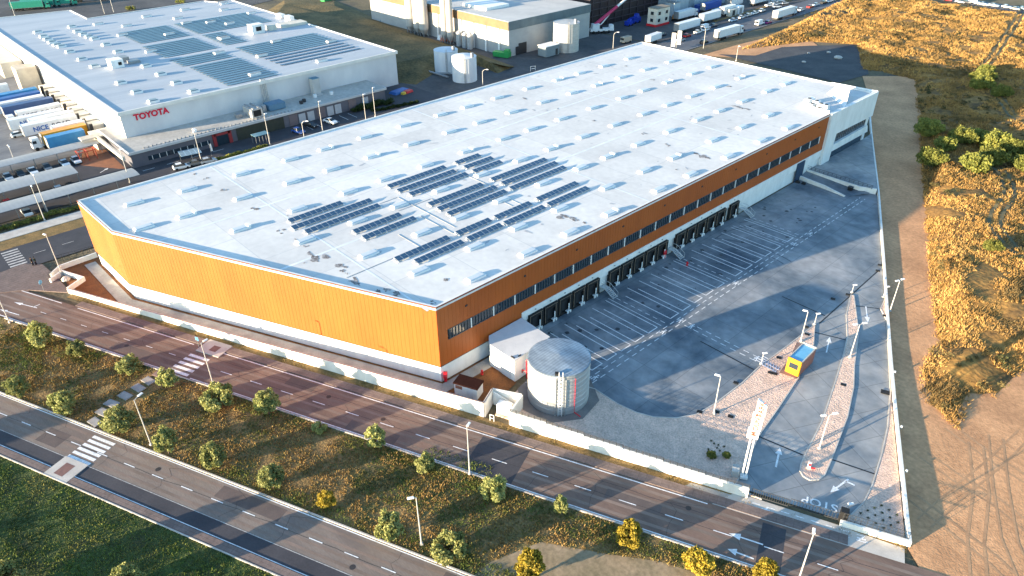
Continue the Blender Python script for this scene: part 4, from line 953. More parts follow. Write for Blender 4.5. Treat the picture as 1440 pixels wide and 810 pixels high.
# ------------------------------------------------------------------ the neighbouring plant (left) and its lots
TX0,TX1,TY0,TY1,THh=-199.0,-319.0,48.3,134.0,10.8
ty=thing('factory_building','big pale factory with red lettering, grey roof and low annex','factory',(-199,48.3,0))
tf=[(TX0,TY0),(TX0,TY1),(TX1,TY1),(TX1,124.9+3),(-326,124.9),(-325,78),(-347,78),(-352,54),(-352,48.3)]
b=MB(); b.prism(inset(tf[::-1],0.0),-0.1,10.5); b.obj('wall',mat('factory_wall',(0.60,0.60,0.60),(0.52,0.52,0.53),scale=0.2,stretch=(1,1,0.5),rough=0.7,fine=0.04),ty,world=True)
m_troof=mat('factory_roof_sheet',(0.42,0.44,0.47),(0.34,0.37,0.41),scale=0.06,stretch=(2.5,0.3,1),rough=0.55,fine=0.06,fscale=0.5,wave=('X',0.9,0.10))
b=MB(); b.prism(inset(tf[::-1],0.3),10.5,10.56); trf=b.obj('roof',m_troof,ty,world=True)
b=MB(); ii=inset(tf[::-1],0.25); b.path_wall(ii+[ii[0]],0.5,9.9,10.8); b.obj('parapet',mat('factory_parapet',(0.70,0.68,0.64),(0.6,0.58,0.55),scale=0.3,rough=0.6),ty,world=True)
b=MB(); b.box(-262,48.15,8.6,126,0.3,0.25); b.box(-262,47.9,0,126,0.8,1.2); b.obj('wall_band',plain('beige_band',(0.30,0.27,0.23),0.7),ty,world=True)
_d=RT*((213-720)/F_PX)+UP*(-(160.5-405)/F_PX)+_fw; _t=-198.9/_d.x
text_part('lettering','TOYOTA',2.15,frame((-198.9,_d.y*_t,CAM_H+_d.z*_t),(0,1,0),(0,0,1)),red_sign,ty,extrude=0.06,offset=0.085,sx=1.0).location=(199,-48.3,0)
# annex
ax=[(-186.9,44.6),(-186.9,121.3),(-189.5,121.8),(-199,121.8),(-199,48.3),(-211,48.3),(-211,44.8)]
b=MB(); b.prism(inset(ax,0.5),-0.1,3.5); b.obj('annex_wall',mat('annex_wall',(0.12,0.12,0.145),(0.09,0.095,0.12),scale=0.3,rough=0.7),ty,world=True)
b=MB(); b.prism(ax,3.5,3.9,1,0); 
axr=b.obj('annex_roof',[mat('fascia',(0.46,0.47,0.48),(0.40,0.41,0.42),scale=0.4,rough=0.6),mat('annex_felt',(0.47,0.44,0.40),(0.36,0.34,0.31),scale=0.15,rough=0.9,fine=0.15,fscale=1)],ty,world=True)
b=MB(); b.path_wall([(-210.8,44.9),(-187.1,44.9),(-187.1,121.2),(-189.6,121.6)],0.3,3.85,4.12); b.obj('annex_edge',mat('fascia',(0.5,0.5,0.5)),ty,world=True)
b=MB(); b.box(-187.3,57,1.0,0.1,16,1.1); g_=b.obj('window_band',glass,ty,world=True)
b=MB(); 
for k in range(9): b.box(-187.23,50+k*1.8,1.0,0.08,0.12,1.1)
b.obj('frame',white_paint,g_,world=True)
b=MB(); b.box(-187.2,66.3,0,0.3,0.9,3.3); b.box(-187.2,70.6,0,0.3,0.9,3.3); b.box(-187.2,68.5,2.7,0.3,4.5,0.6); b.obj('entrance_frame',plain('dull_red',(0.26,0.03,0.035),0.6),ty,world=True)
b=MB(); b.box(-187.32,68.5,0,0.1,3.6,2.7); b.obj('entrance_door',glass,ty,world=True)
for k,yc in enumerate((92.2,95.0,101.4,104.0,113.5)):
    b=MB(); b.box(-187.25,yc,0.1,0.16,2.1,2.7); b.obj('roller_door',plain('lilac_door',(0.40,0.42,0.46),0.6),ty,world=True)
for k,yc in enumerate((89.5,98.4,109)):
    b=MB(); b.box(-187.3,yc,0,0.1,2.6,3.2); b.obj('dark_panel',plain('mauve_panel',(0.16,0.13,0.14),0.7),ty,world=True)
b=MB(); b.box(-187.28,79.5,0,0.12,14,3.2); b.obj('glazed_wall',plain('green_glass',(0.05,0.055,0.045),0.2,0,0.5),ty,world=True)
b=MB(); c=P(411,128,3.9); b.box(-196.5,c.y+3.5,3.9,2.6,2.9,0.3); b.box(-196.8,c.y+3.5,4.2,2.0,2.3,4.6); tw=b.obj('roof_tower',mat('tower_grey',(0.45,0.45,0.44),(0.38,0.38,0.37),scale=0.4),ty,world=True)
b=MB(); b.box(-196.8,c.y+3.5,8.8,2.1,2.4,0.12); b.obj('tower_cap',plain('blue_cap',(0.06,0.19,0.28),0.4),tw,world=True)
for k,(yc,sx,sy,sz,mm) in enumerate(((80.3,5.5,3.2,2.4,galv),(87.5,3.6,5.0,1.7,plain('blue_duct',(0.10,0.20,0.29),0.5)),(76.5,1.5,1.5,0.9,grey_metal),(84.2,1.0,1.0,1.6,galv))):
    b=MB(); b.box(-193.5 if k!=0 else -192.2,yc,4.05,sx,sy,sz); b.box(-193.5 if k!=0 else -192.2,yc,3.9,sx*0.8,sy*0.8,0.15); u_=b.obj('rooftop_unit',mm,ty,world=True)
    if k==0:
        b=MB(); b.box(-189.4,yc,4.4,0.1,2.2,1.7); b.obj('grille',black,u_,world=True); b=MB(); b.box(-192.2,yc-0.8,6.45,5.4,0.5,0.25); b.box(-192.2,yc+0.8,6.45,5.4,0.5,0.25); b.obj('duct_rib',grey_metal,u_,world=True)
b=MB()
for k in range(4): b.tube((-198.3,87.0+0.45*k,4.0),(-198.7,87.0+0.45*k,11.3),0.14)
b.obj('flue_pipe',galv,ty,world=True)
b=MB(); b.box(0,0,0,0.35,0.35,0.3); rb0=b.obj('roof_edge_block',grey_metal,ty,loc=(10.5,0.7,3.9))
for k in range(1,40):
    c=rb0.copy(); COL.objects.link(c); c.parent=ty; c.location=(10.5+random.uniform(-.2,.2),0.7+k*1.05,3.9)
for (xx,yy) in ((-191,63),(-192,95),(-193,96.5),(-194.5,101),(-193.5,106)): 
    b=MB(); b.box(xx,yy,3.9,0.8,0.8,0.9); b.obj('roof_vent',dark_metal if yy>90 and yy<98 else white_paint,ty,world=True)
# left side: loading dock canopy and tower
b=MB(); 
for k in range(9): b.box(-219.5-k*6.05,46.6,0,4.6,3.2,3.3)
b.obj('dock_box',cream_wall,ty,world=True)
b=MB(); b.box(-209.6,45.3,0,6.0,5.2,3.6); b.obj('dock_end_wall',cream_wall,ty,world=True)
b=MB(); b.box(-281,44.6,0,6.0,5.8,7.4); b.obj('dock_tower',mat('tower_cream',(0.62,0.54,0.42),(0.5,0.43,0.34),scale=0.4),ty,world=True)
b=MB(); b.box(-331,44.6,0,60,6.5,5.0); b.obj('dock_hall',cream_wall,ty,world=True)
b=MB()
for k in range(9): b.box(-216.5-k*6.05,44.8,0,0.5,0.8,4.2)
b.obj('dock_post',dark_metal,ty,world=True)
b=MB(); b.box(-207,42.3,3.6,3,6,0.35,0.0); b.box(-196.5,43.2,3.0,21,0.6,1.0); b.obj('entrance_canopy',mat('fascia_cream',(0.55,0.50,0.42)),ty,world=True)
# roof lights
rl_=None; RZT=10.56
pos=[]
for (u,v) in ((53,44),(61,50),(67,54),(73,58),(80,62),(86,64),(98,71.5),(115,82),(133,92),(101,36.5),(109,43),(117,47),(125,50.5),(133,53.5),(149,61.5),(166,71.5),(205,91.5),(170,115),(192,128),(215,141),(226,103),(248,115),(272,127)): pos.append((u,v))
for (u,v) in pos:
    c=P(u,v,RZT+0.5)
    if rl_ is None:
        s=MB(); s.box(0,0,0,2.3,2.6,0.55); rl_=s.obj('skylight',white_paint,ty,loc=(c.x+199,c.y-48.3,RZT)); d=MB(); d.box(0,0,0.55,2.0,2.3,0.25,top=(0.75,0.8)); d.obj('dome',plain('smoked_dome',(0.22,0.27,0.29),0.3),rl_)
    else: k=dup(rl_,None,parent=ty); k.location=(c.x+199,c.y-48.3,RZT)
rv=None
for (u,v) in ((138,32.5),(178,35),(206,22),(250,24.5),(260,12.5),(262,31),(315,4),(315,12.5),(172,48),(238,47),(212,71),(308,73),(316,53),(296,30),(354,17),(323,32),(313,52),(388,57),(368,77),(358,103),(452,84),(466,57)):
    c=P(u,v,RZT+0.5)
    if rv is None:
        s=MB(); s.box(0,0,0,1.5,3.4,0.6); rv=s.obj('roof_vent',white_paint,ty,loc=(c.x+199,c.y-48.3,RZT)); d=MB(); d.box(0,0.2,0.6,1.2,3.2,0.06); d.obj('vent_cap',grey_metal,rv)
    else: k=dup(rv,None,parent=ty); k.location=(c.x+199,c.y-48.3,RZT)
b=MB(); c=P(164,94,RZT); b.box(c.x,c.y,RZT,4.0,3.6,2.4); pu=b.obj('plant_room',white_wall,ty,world=True); b=MB(); b.box(c.x-5.5,c.y+3.5,RZT,3.5,3.5,1.4); b.box(c.x-1.0,c.y+5.5,RZT,2.6,3.2,0.8); b.obj('plant_duct',grey_metal,pu,world=True)
b=MB(); b.box(c.x+2.02,c.y+0.7,RZT+0.8,0.06,1.0,0.9); b.obj('louvre',black,pu,world=True)
b=MB(); c=P(361,46,RZT); b.box(c.x,c.y,RZT,3.6,4.4,3.0); pu=b.obj('plant_room',white_wall,ty,world=True); b=MB(); b.box(c.x-0.5,c.y+6,RZT,2.6,3.0,1.6); b.box(c.x-2,c.y+15,RZT,5,10,0.9); b.obj('plant_duct',cream_wall,pu,world=True); b=MB(); b.box(c.x+1.82,c.y+0.2,RZT+0.9,0.06,2,1.4); b.obj('louvre',black,pu,world=True)
b=MB(); c=P(418,25,10.8); b.box(c.x+1,132.6,10.8,4.0,1.8,1.5); b.box(c.x-6,132.6,10.8,4.0,1.8,1.2); b.obj('rooftop_unit',white_paint,ty,world=True)
# solar arrays: each block is one thing with a row per part
solar_pale=mat('pale_solar',(0.13,0.22,0.28),(0.075,0.15,0.205),scale=0.12,rough=0.3,spec=0.5,fine=0.15,fscale=0.5)
for (bx0,bx1,y0,y1,lab,dk_) in ((-291,-268,78.5,95.5,'solar array at the back left of the factory roof, nearest the skylight pairs',0),(-264.5,-246,77.5,95,'solar array second from the front on the left of the factory roof',0),
      (-241,-230,77.5,93.5,'small solar array on the factory roof left of the chimney pipes',0),(-228,-202,78.5,94,'solar array at the front edge of the factory roof above the lettering wall',0),
      (-291,-270,98.5,127,'wide solar array at the far right back of the factory roof',0),(-266,-247,98.5,106,'small solar array left of the white roof plant room',0),(-240.5,-224,99,128,'wide solar array right of the central roof gutter',0),
      (-221,-209,99.5,128,'darker solar array along the front right roof edge, with wide gaps',1)):
    t=thing('solar_panel_array',lab,'solar panels',(bx0,y0,RZT+0.02),0,'solar arrays on the factory roof')
    x=0.0; pr=None; step=2.3 if not dk_ else 3.4
    while bx0+x<bx1:
        if pr is None:
            q=MB(); L=y1-y0; q.add([(1.15,0,0.14),(1.15,L,0.14),(0,L,0.2),(0,0,0.2),(1.15,0,0.1),(1.15,L,0.1),(0,L,0.16),(0,0,0.16)],[(0,1,2,3),(3,2,6,7),(0,3,7,4),(1,0,4,5),(2,1,5,6),(4,7,6,5)])
            k=0
            while k<L: q.box(0.1,k+0.1,0,0.08,0.12,0.15); q.box(1.05,k+0.1,0,0.08,0.12,0.12); k+=3.0
            pr=q.obj('panel_row',solar_pale if not dk_ else solar,t,loc=(x,0,0))
        else: c=pr.copy(); COL.objects.link(c); c.parent=t; c.location=(x,0,0)
        x+=step
# ---------------------------------------------------------------- vehicles
tyre=plain('tyre',(0.015,0.015,0.016),0.8); carglass=plain('car_glass',(0.02,0.028,0.035),0.1,0,0.6)
def paint(n,c): return mat('car_'+n,c,tuple(x*0.95 for x in c),rough=0.25,spec=0.6)
PAINT=dict(white=paint('white',(0.75,0.75,0.75)),silver=paint('silver',(0.42,0.44,0.46)),grey=paint('grey',(0.14,0.15,0.16)),black=paint('black',(0.018,0.018,0.02)),red=paint('red',(0.42,0.02,0.02)),blue=paint('blue',(0.02,0.07,0.28)),
  purple=paint('purple',(0.22,0.02,0.16)),pale_blue=paint('pale_blue',(0.40,0.52,0.62)),dark_blue=paint('dark_blue',(0.02,0.05,0.10)),beige=paint('beige',(0.5,0.42,0.33)))
SHAPES={'hatch':[(-2.0,0.32,0.75,None),(-1.92,0.3,0.9,None),(-1.8,0.3,0.95,1.18),(-1.25,0.3,0.95,1.44),(0.1,0.3,0.93,1.47),(0.95,0.3,0.9,0.95),(1.75,0.3,0.78,None),(2.0,0.34,0.62,None)],
 'sedan':[(-2.25,0.34,0.8,None),(-2.15,0.3,0.92,None),(-1.5,0.3,0.95,0.99),(-0.9,0.3,0.95,1.40),(0.2,0.3,0.93,1.43),(1.05,0.3,0.9,0.94),(2.0,0.3,0.76,None),(2.25,0.34,0.6,None)],
 'van':[(-2.6,0.4,1.1,1.9),(-2.5,0.35,1.1,2.15),(0.9,0.35,1.1,2.15),(1.7,0.35,1.08,1.3),(2.4,0.35,0.95,None),(2.6,0.4,0.7,None)]}
car_cache={}
def make_car(kind,col,label,x,y,rz,group,z=0.0):
    key=(kind,col)
    if key in car_cache:
        c=dup(car_cache[key],(x,y,z),rz,label); c['group']=group; return c
    t=thing('parked_car' if kind!='van' else 'parked_van',label,'car' if kind!='van' else 'van',(x,y,z),rz,group)
    sec=SHAPES[kind]; hw=0.88 if kind!='van' else 0.98
    b=MB(); vs=[]; 
    for i,(px,zl,zb,zt) in enumerate(sec):
        e=0.86 if i in (0,len(sec)-1) else 1.0
        vs += [(px,-hw*e*0.95,zl),(px,-hw*e,(zl+zb)/2),(px,-hw*e*0.94,zb),(px,hw*e*0.94,zb),(px,hw*e,(zl+zb)/2),(px,hw*e*0.95,zl)]
    fs=[]; n=len(sec)
    for i in range(n-1):
        for k in range(5): fs.append((6*i+k,6*i+6+k,6*i+7+k,6*i+k+1))
        fs.append((6*i+5,6*i+11,6*i+6,6*i))
    fs += [(0,1,2,3,4,5),tuple(6*(n-1)+k for k in (5,4,3,2,1,0))]
    b.add(vs,fs)
    cab=[(px,zb,zt) for (px,zl,zb,zt) in sec if zt]
    # roof panel in body colour
    top=[c for c in cab if c[2]-c[1]>0.3]
    rv_=[]; 
    for c in top: rv_ += [(c[0],-hw*0.74,c[2]+0.012),(c[0],hw*0.74,c[2]+0.012),(c[0],hw*0.76,c[2]-0.05),(c[0],-hw*0.76,c[2]-0.05)]
    rf_=[]
    for i in range(len(top)-1):
        a=4*i; d=a+4; rf_ += [(a,d,d+1,a+1),(a+1,d+1,d+2,a+2),(a+3,d+3,d,a)]
    b.add(rv_,rf_)
    if kind=='van':
        b.box(-0.85,0,1.05,3.4,hw*1.86,1.02)
    b.obj('body',PAINT[col],t)
    g=MB(); vs=[]; fs=[]
    for c in cab: vs += [(c[0],-hw*0.92,c[1]-0.02),(c[0],-hw*0.75,c[2]),(c[0],hw*0.75,c[2]),(c[0],hw*0.92,c[1]-0.02)]
    for i in range(len(cab)-1):
        a=4*i
        for k in range(3): fs.append((a+k,a+4+k,a+5+k,a+k+1))
    e=4*(len(cab)-1); fs += [(0,1,2,3),(e+3,e+2,e+1,e)]
    g.add(vs,fs); g.obj('window',carglass,t)
    wb=1.28 if kind!='sedan' else 1.38
    if kind=='van': wb=1.6
    for sx in (-1,1):
        for sy in (-1,1):
            w_=MB(); w_.tube((sx*wb,sy*(hw-0.2),0.31),(sx*wb,sy*(hw+0.01),0.31),0.31,n=12); w_.obj('wheel',tyre,t)
    for sy in (-1,1):
        h=MB(); h.box(sec[-1][0]-0.06,sy*0.6,0.55,0.12,0.3,0.12); h.obj('headlight',white_paint,t)
    car_cache[key]=t; return t
def trailer(x,y,rz,label,box_mat,L=13.4,text=None,tmats=None,group='trailers at the factory docks',H=2.85,name='truck_trailer',cab=None,tside=-1,wd=2.55):
    t=thing(name,label,'trailer' if cab is None else 'truck',(x,y,0),rz,group)
    b=MB(); b.box(0,0,1.15,L,wd,H); bx_=b.obj('cargo_box',box_mat,t)
    b=MB(); b.box(-0.3,0,0.8,L*0.92,1.0,0.35); b.box(-L/2+0.1,0,0.5,0.15,2.3,0.25); b.obj('chassis',dark_metal,t)
    b=MB(); b.box(-L/2+0.0,0,1.15,0.06,wd+0.04,H+0.03); b.box(L/2,0,1.15,0.06,wd+0.04,H+0.03); b.box(0,0,1.12,L+0.04,wd+0.06,0.1); b.obj('box_edge',grey_metal,t)
    for k in range(3):
        for sy in (-1,1):
            w_=MB(); w_.tube((-L/2+2.0+k*1.3,sy*0.85,0.5),(-L/2+2.0+k*1.3,sy*1.2,0.5),0.5,n=12); w_.obj('wheel',tyre,t)
    if cab is None:
        for sy in (-1,1):
            w_=MB(); w_.box(L/2-2.6,sy*0.7,0,0.15,0.15,1.1); w_.obj('landing_leg',dark_metal,t)
    else:
        b=MB(); b.box(L/2+1.7,0,0.75,2.1,2.4,2.6,top=(0.82,0.9)); b.box(L/2+0.3,0,0.7,3.6,1.0,0.3); b.obj('cab',cab,t)
        b=MB(); b.box(L/2+2.62,0,1.85,0.16,2.1,0.9); b.box(L/2+2.0,0,2.0,0.9,2.36,0.75); b.obj('windscreen',carglass,t)
        for k in (0.0,2.1):
            for sy in (-1,1):
                w_=MB(); w_.tube((L/2-0.2+k,sy*0.85,0.5),(L/2-0.2+k,sy*1.2,0.5),0.5,n=12); w_.obj('wheel',tyre,t)
    if text:
        # lettering on the long side that faces the camera, two tones
        y_=tside*(wd/2+0.03); xd=(1,0,0) if tside<0 else (-1,0,0)
        o1=text_part('lettering',text[0],1.7,frame((-xd[0]*2.6,y_,2.5),xd,(0,0,1)),tmats[0],bx_,extrude=0.01,offset=0.05)
        if len(text)>1: text_part('lettering',text[1],1.7,frame((xd[0]*2.6,y_,2.5),xd,(0,0,1)),tmats[1],bx_,extrude=0.01,offset=0.02)
    return t
wbox=plain('trailer_white',(0.74,0.75,0.76),0.4); bbox=plain('trailer_blue',(0.02,0.10,0.33),0.4); obox=plain('trailer_orange',(0.68,0.30,0.02),0.4); nbox=plain('trailer_navy',(0.04,0.09,0.22),0.4); pblue=plain('trailer_pale_blue',(0.05,0.24,0.48),0.4)
TT=('NICE','ROAD'); TM=(blue_letters,grey_letters)
XD=R(90)
# docked along y, tail at the factory (y about 44), nose at y about 31
trailer(-214.6,37.6,XD+math.pi,'blue box trailer nearest the car shelters',pblue,L=9.2)
trailer(-218.6,38.4,-XD,'orange trailer with white tractor beside the blue box trailer',obox,L=11.2,cab=PAINT['white'],name='semi_truck',group='trailers at the factory docks')
trailer(-222.4,40.6,-XD,'short white trailer just behind the orange truck',wbox,L=8.2,text=('ROAD',),tmats=(grey_letters,),tside=1)
trailer(-229.3,37.6,-XD,'white trailer with the complete two-tone lettering in view',wbox,L=13.8,text=TT,tmats=TM,tside=1)
trailer(-233.4,39.3,-XD,'white trailer wedged behind the fully lettered trailer',wbox,L=11.5,tside=1)
trailer(-237.2,36.2,-XD,'white trailer with lettering half hidden by a car',wbox,L=14,text=('NICE',),tmats=(blue_letters,),tside=1)
trailer(-243.6,38.5,-XD,'white lettered trailer with white tractor at its nose',wbox,L=11.5,text=TT,tmats=(grey_letters,grey_letters),tside=1,cab=PAINT['white'],name='semi_truck')
trailer(-251.5,37.5,-XD,'navy blue trailer in the middle of the docked row',nbox,L=13.4,tside=1)
trailer(-256.0,36.5,-XD,'white-topped trailer behind the navy trailer',wbox,L=13)
trailer(-261.0,36.5,-XD,'mid-blue trailer, second from the far end of the docked row',bbox,L=13.4)
trailer(-265.8,36.8,-XD,'blue trailer with pale roof at the far end of the docked row',pblue,L=13.4)
trailer(-277.5,33.5,-XD,'white truck standing beyond the docked row near the tower',wbox,L=9,cab=PAINT['white'],name='semi_truck')
make_car('hatch','white','white car parked across the lettered trailers in the truck yard',-233.6,30.3,XD,'cars in the truck yard')
# car shelters: curved white roofs on posts
def shelter(x0,x1,y0,y1,label):
    t=thing('car_shelter',label,'carport',((x0+x1)/2,y0,0),0,'curved white car shelters'); w_=(x1-x0); L=y1-y0
    b=MB(); n=8; top=[]; 
    for k in range(n+1):
        u=k/n; top.append((-w_/2+w_*u, 2.35+0.55*math.sin(math.pi*(0.18+0.62*u))))
    vs=[(x,0,z) for x,z in top]+[(x,L,z) for x,z in top]+[(x,0,z-0.1) for x,z in top]+[(x,L,z-0.1) for x,z in top]; m_=n+1
    fs=[(k,k+1,m_+k+1,m_+k) for k in range(n)]+[(2*m_+k+1,2*m_+k,3*m_+k,3*m_+k+1) for k in range(n)]+[(k+1,k,2*m_+k,2*m_+k+1) for k in range(n)]+[(m_+k,m_+k+1,3*m_+k+1,3*m_+k) for k in range(n)]+[(0,m_,3*m_,2*m_),(m_+n,n,2*m_+n,3*m_+n)]
    b.add(vs,fs); b.obj('shelter_roof',mat('shelter_sheet',(0.34,0.35,0.355),(0.29,0.305,0.31),scale=0.3,rough=0.6,wave=('Y',1.0,0.02)),t)
    k=0.4
    while k<L:
        q=MB(); q.box(w_/2-0.7,k,0,0.16,0.16,2.6); q.box(0.3,k,2.45,w_*0.85,0.12,0.12); q.obj('post',grey_metal,t); k+=5.2
shelter(-209.0,-204.0,-25,43.2,'narrow white car shelter along the truck yard edge')
shelter(-194.0,-187.0,-25,32.8,'broad white car shelter in the middle of the car park')
shelter(-181.0,-175.4,-25,43.0,'white car shelter along the hedge, lowest of the three')
cg='cars under the car shelters'
for (x,y,kind,col,lab) in ((-201.8,20.6,'hatch','silver','silver car at the frame edge between the first and second shelters'),(-201.8,23.3,'hatch','black','black car beside the silver one between the first two shelters'),(-201.8,26.0,'sedan','white','white car in the middle of the row between the first two shelters'),
   (-201.8,29.2,'hatch','grey','dark grey car right of the white one between the first two shelters'),(-201.8,33.2,'sedan','pale_blue','pale blue car near the right end of the row between the first two shelters'),(-201.8,35.9,'hatch','white','white hatchback right of the pale blue car, beside the red frame'),
   (-184.7,16.8,'hatch','red','dark red car under the gap below the middle shelter'),(-184.7,22.8,'sedan','black','black car under the gap below the middle shelter'),(-184.7,27.4,'hatch','silver','silver car near the right end of the middle shelter'),(-184.7,30.0,'hatch','black','black hatchback at the very end of the middle shelter')):
    make_car(kind,col,lab,x,y,0,cg)
make_car('hatch','white','white hatchback beside the hedge under the last shelter',-177.3,18.8,R(180),cg)
make_car('hatch','white','white hatchback parked below the red entrance',*P2(256,237),R(80),'cars before the annex')
make_car('sedan','grey','grey pickup-sized car under the small glazed shelter by the entrance',*P2(277,232),R(80),'cars before the annex')
make_car('hatch','silver','silver hatchback half hidden by the roof edge near the entrance',*P2(294,229),R(80),'cars before the annex')
make_car('sedan','white','white car in the marked bay before the annex roller doors',*P2(465,173),R(10),'cars before the annex')
make_car('sedan','black','black car in shade left of the white one before the annex',*P2(437,178),R(15),'cars before the annex')
make_car('hatch','blue','blue hatchback beside the black car before the annex',*P2(420,187),R(15),'cars before the annex')
q=MB(); 
for k in range(6): q.strip((-185.5,91.5+k*2.9),(-180.6,91.5+k*2.9),0.12,-0.02)
for k in range(4): q.strip((-184.2,46+k*6),(-184.2,49+k*6),0.14,-0.02)
arrow(q,(-190.5,38.0),(-192.3,40.5),0.2,-0.019,0.9); structure('parking_line',q,line_paint)
sh_=thing('bike_shelter','small blue glazed shelter before the dark glass of the annex','shelter',(*P2(368,200),0),0)
b=MB(); b.box(0,0,2.3,2.6,4.2,0.1); b.obj('shelter_roof',plain('teal_roof',(0.12,0.24,0.30),0.3),sh_); b=MB()
for sx in (-1,1):
    for k in range(5): b.box(sx*1.2,-1.9+k*0.95,0,0.08,0.08,2.3)
b.obj('post',grey_metal,sh_)
sh_=thing('carport','small flat solar carport beside the red entrance','carport',(*P2(270,226),0),R(-10))
b=MB(); b.box(0,0,2.3,4.0,5.0,0.1); b.obj('panel_roof',mat('carport_panel',(0.20,0.27,0.32),(0.14,0.2,0.25),scale=1,rough=0.3,brick=(1.0,1.25,0.06,(2.2,2.2,2.2),0)),sh_); b=MB(); b.box(-1.8,-2.3,0,0.12,0.12,2.3); b.box(-1.8,2.3,0,0.12,0.12,2.3); b.box(1.8,0,0,0.12,0.12,2.3); b.obj('post',grey_metal,sh_)
fr=thing('red_frame','red steel frame structure at the end of the first car shelter','steel frame',(*P2(124,224),0),0)
b=MB()
for sx in (-1.2,1.2):
    for sy in (-2,0,2): b.box(sx,sy,0,0.16,0.16,2.4)
for sx in (-1.2,1.2): b.box(sx,0,2.4,0.16,4.3,0.16)
for sy in (-2,0,2): b.box(0,sy,2.42,2.5,0.16,0.14)
b.obj('frame_bar',plain('frame_red',(0.40,0.05,0.03),0.5),fr)
b=MB(); b.sheet([(-199,36),(-188,43.5),(-211,44.3),(-211,40)],-0.02); structure('brick_pavement',b,mat('brick_paving',(0.30,0.13,0.07),(0.22,0.10,0.06),scale=0.6,rough=0.9,fine=0.15))
fl=thing('white_flag','small white teardrop flag in front of the annex car park','flag',(*P2(298,219),0),0)
b=MB(); b.tube((0,0,0),(0,0,3.2),0.04); b.obj('pole',grey_metal,fl); b=MB(); b.box(0.0,0.3,1.2,0.05,0.55,2.0,top=(1,0.5)); b.obj('flag_cloth',white_paint,fl)
# inflatable play mat by the factory corner
bc=thing('play_mat','blue, red and yellow inflatable mats on the ground at the factory corner','inflatable',(-189.6,128.3,0),R(10))
for (x,y,sx,sy,m_) in ((-1.8,1.2,3.2,6.6,plain('mat_blue',(0.03,0.12,0.36),0.5)),(0.6,2.6,1.8,3.0,plain('mat_red',(0.55,0.03,0.04),0.5)),(0.8,0.3,1.2,1.4,plain('mat_yellow',(0.62,0.42,0.05),0.5))):
    b=MB(); b.box(x,y,0,sx,sy,0.7,top=(0.85,0.85)); b.obj('mat_block',m_,bc)
pp_=thing('person','two people',None) if False else None
def person(x,y,label,c,rz):
    t=thing('person',label,'person',(x,y,0.09),rz,'people on the corner pavement')
    b=MB(); 
    for sy in (-1,1): b.tube((0.06*sy,0.09*sy,0),(0,0.09*sy,0.85),0.07,0.09,n=8)
    b.lathe([(0.15,0.8),(0.17,1.0),(0.2,1.35),(0.12,1.48),(0.06,1.52),(0.06,1.56)],0,0,10); b.lathe([(0.03,1.54),(0.1,1.62),(0.11,1.7),(0.07,1.78),(0.01,1.8)],0,0,10)
    for sy in (-1,1): b.tube((0,0.22*sy,1.4),(0.08,0.27*sy,0.8),0.055,0.045,n=7)
    b.obj('body',plain('skin',(0.35,0.2,0.14),0.7),t)
    b=MB(); b.lathe([(0.185,0.85),(0.19,1.0),(0.215,1.36),(0.13,1.5)],0,0,10,cap=False); 
    for sy in (-1,1): b.tube((0,0.22*sy,1.42),(0.05,0.26*sy,0.95),0.075,0.06,n=7)
    b.obj('jacket',c,t); b=MB()
    for sy in (-1,1): b.tube((0.06*sy,0.09*sy,0.05),(0,0.09*sy,0.92),0.085,0.11,n=8)
    b.obj('trousers',plain('dark_cloth',(0.02,0.022,0.03),0.9),t)
    b=MB(); b.lathe([(0.115,1.66),(0.125,1.72),(0.09,1.81),(0.01,1.835)],0,0,10); b.obj('hair',plain('dark_hair',(0.02,0.014,0.01),0.8),t)
person(*P2(47,374),'person in black walking on the corner pavement, left one of two',plain('black_cloth',(0.02,0.02,0.022),0.9),R(60)); person(*P2(51.5,373),'person in a dark green jacket walking on the corner pavement, right one of two',plain('green_cloth',(0.03,0.05,0.04),0.9),R(60))
# ------------------------------------------------------------------ plant and street behind the warehouse
def PXP(u,v,x0):
    d=RT*((u-720)/F_PX)+UP*(-(v-405)/F_PX)+_fw; t=x0/d.x; return Vector((x0,d.y*t,CAM_H+d.z*t))
def cyl_tank(name,label,cx,cy,r,h,m_,group=None,dome=0.5,cat='tank',extra=True):
    t=thing(name,label,cat,(cx,cy,0),0,group); b=MB(); prof=[(r,-0.1)]
    for k in range(1,5): prof+=[(r,k*h/5),(r+0.03,k*h/5+0.05),(r,k*h/5+0.1)]
    prof.append((r,h)); b.lathe(prof,0,0,40,cap=False); b.obj('shell',m_,t,smooth=False)
    b=MB(); b.lathe([(r+0.08,h-0.1),(r+0.08,h+0.02),(0.05,h+dome)],0,0,40); b.obj('tank_roof',m_,t)
    if extra:
        b=MB(); a=R(-40)
        for da in (0,0.1): b.tube((r*1.03*math.cos(a+da),r*1.03*math.sin(a+da),0),(r*1.03*math.cos(a+da),r*1.03*math.sin(a+da),h+1),0.06,n=5)
        for k in range(int(h/0.5)): b.tube((r*1.03*math.cos(a),r*1.03*math.sin(a),0.4+k*0.5),(r*1.03*math.cos(a+0.1),r*1.03*math.sin(a+0.1),0.4+k*0.5),0.04,n=4)
        b.box(r*0.8,0.8,h,0.8,0.8,1.5); b.obj('ladder',grey_metal,t)
    return t
tank_grey=mat('tank_grey_paint',(0.60,0.63,0.66),(0.52,0.55,0.59),scale=0.4,stretch=(1,1,0.3),rough=0.6)
cyl_tank('storage_tank','white storage tank nearer the warehouse roof, front one of two',-187.3,152.9,4.1,7.8,tank_grey,'white storage tanks')
cyl_tank('storage_tank','white storage tank behind, left one of two beside the grass bank',-199.6,155.0,4.1,7.4,tank_grey,'white storage tanks')
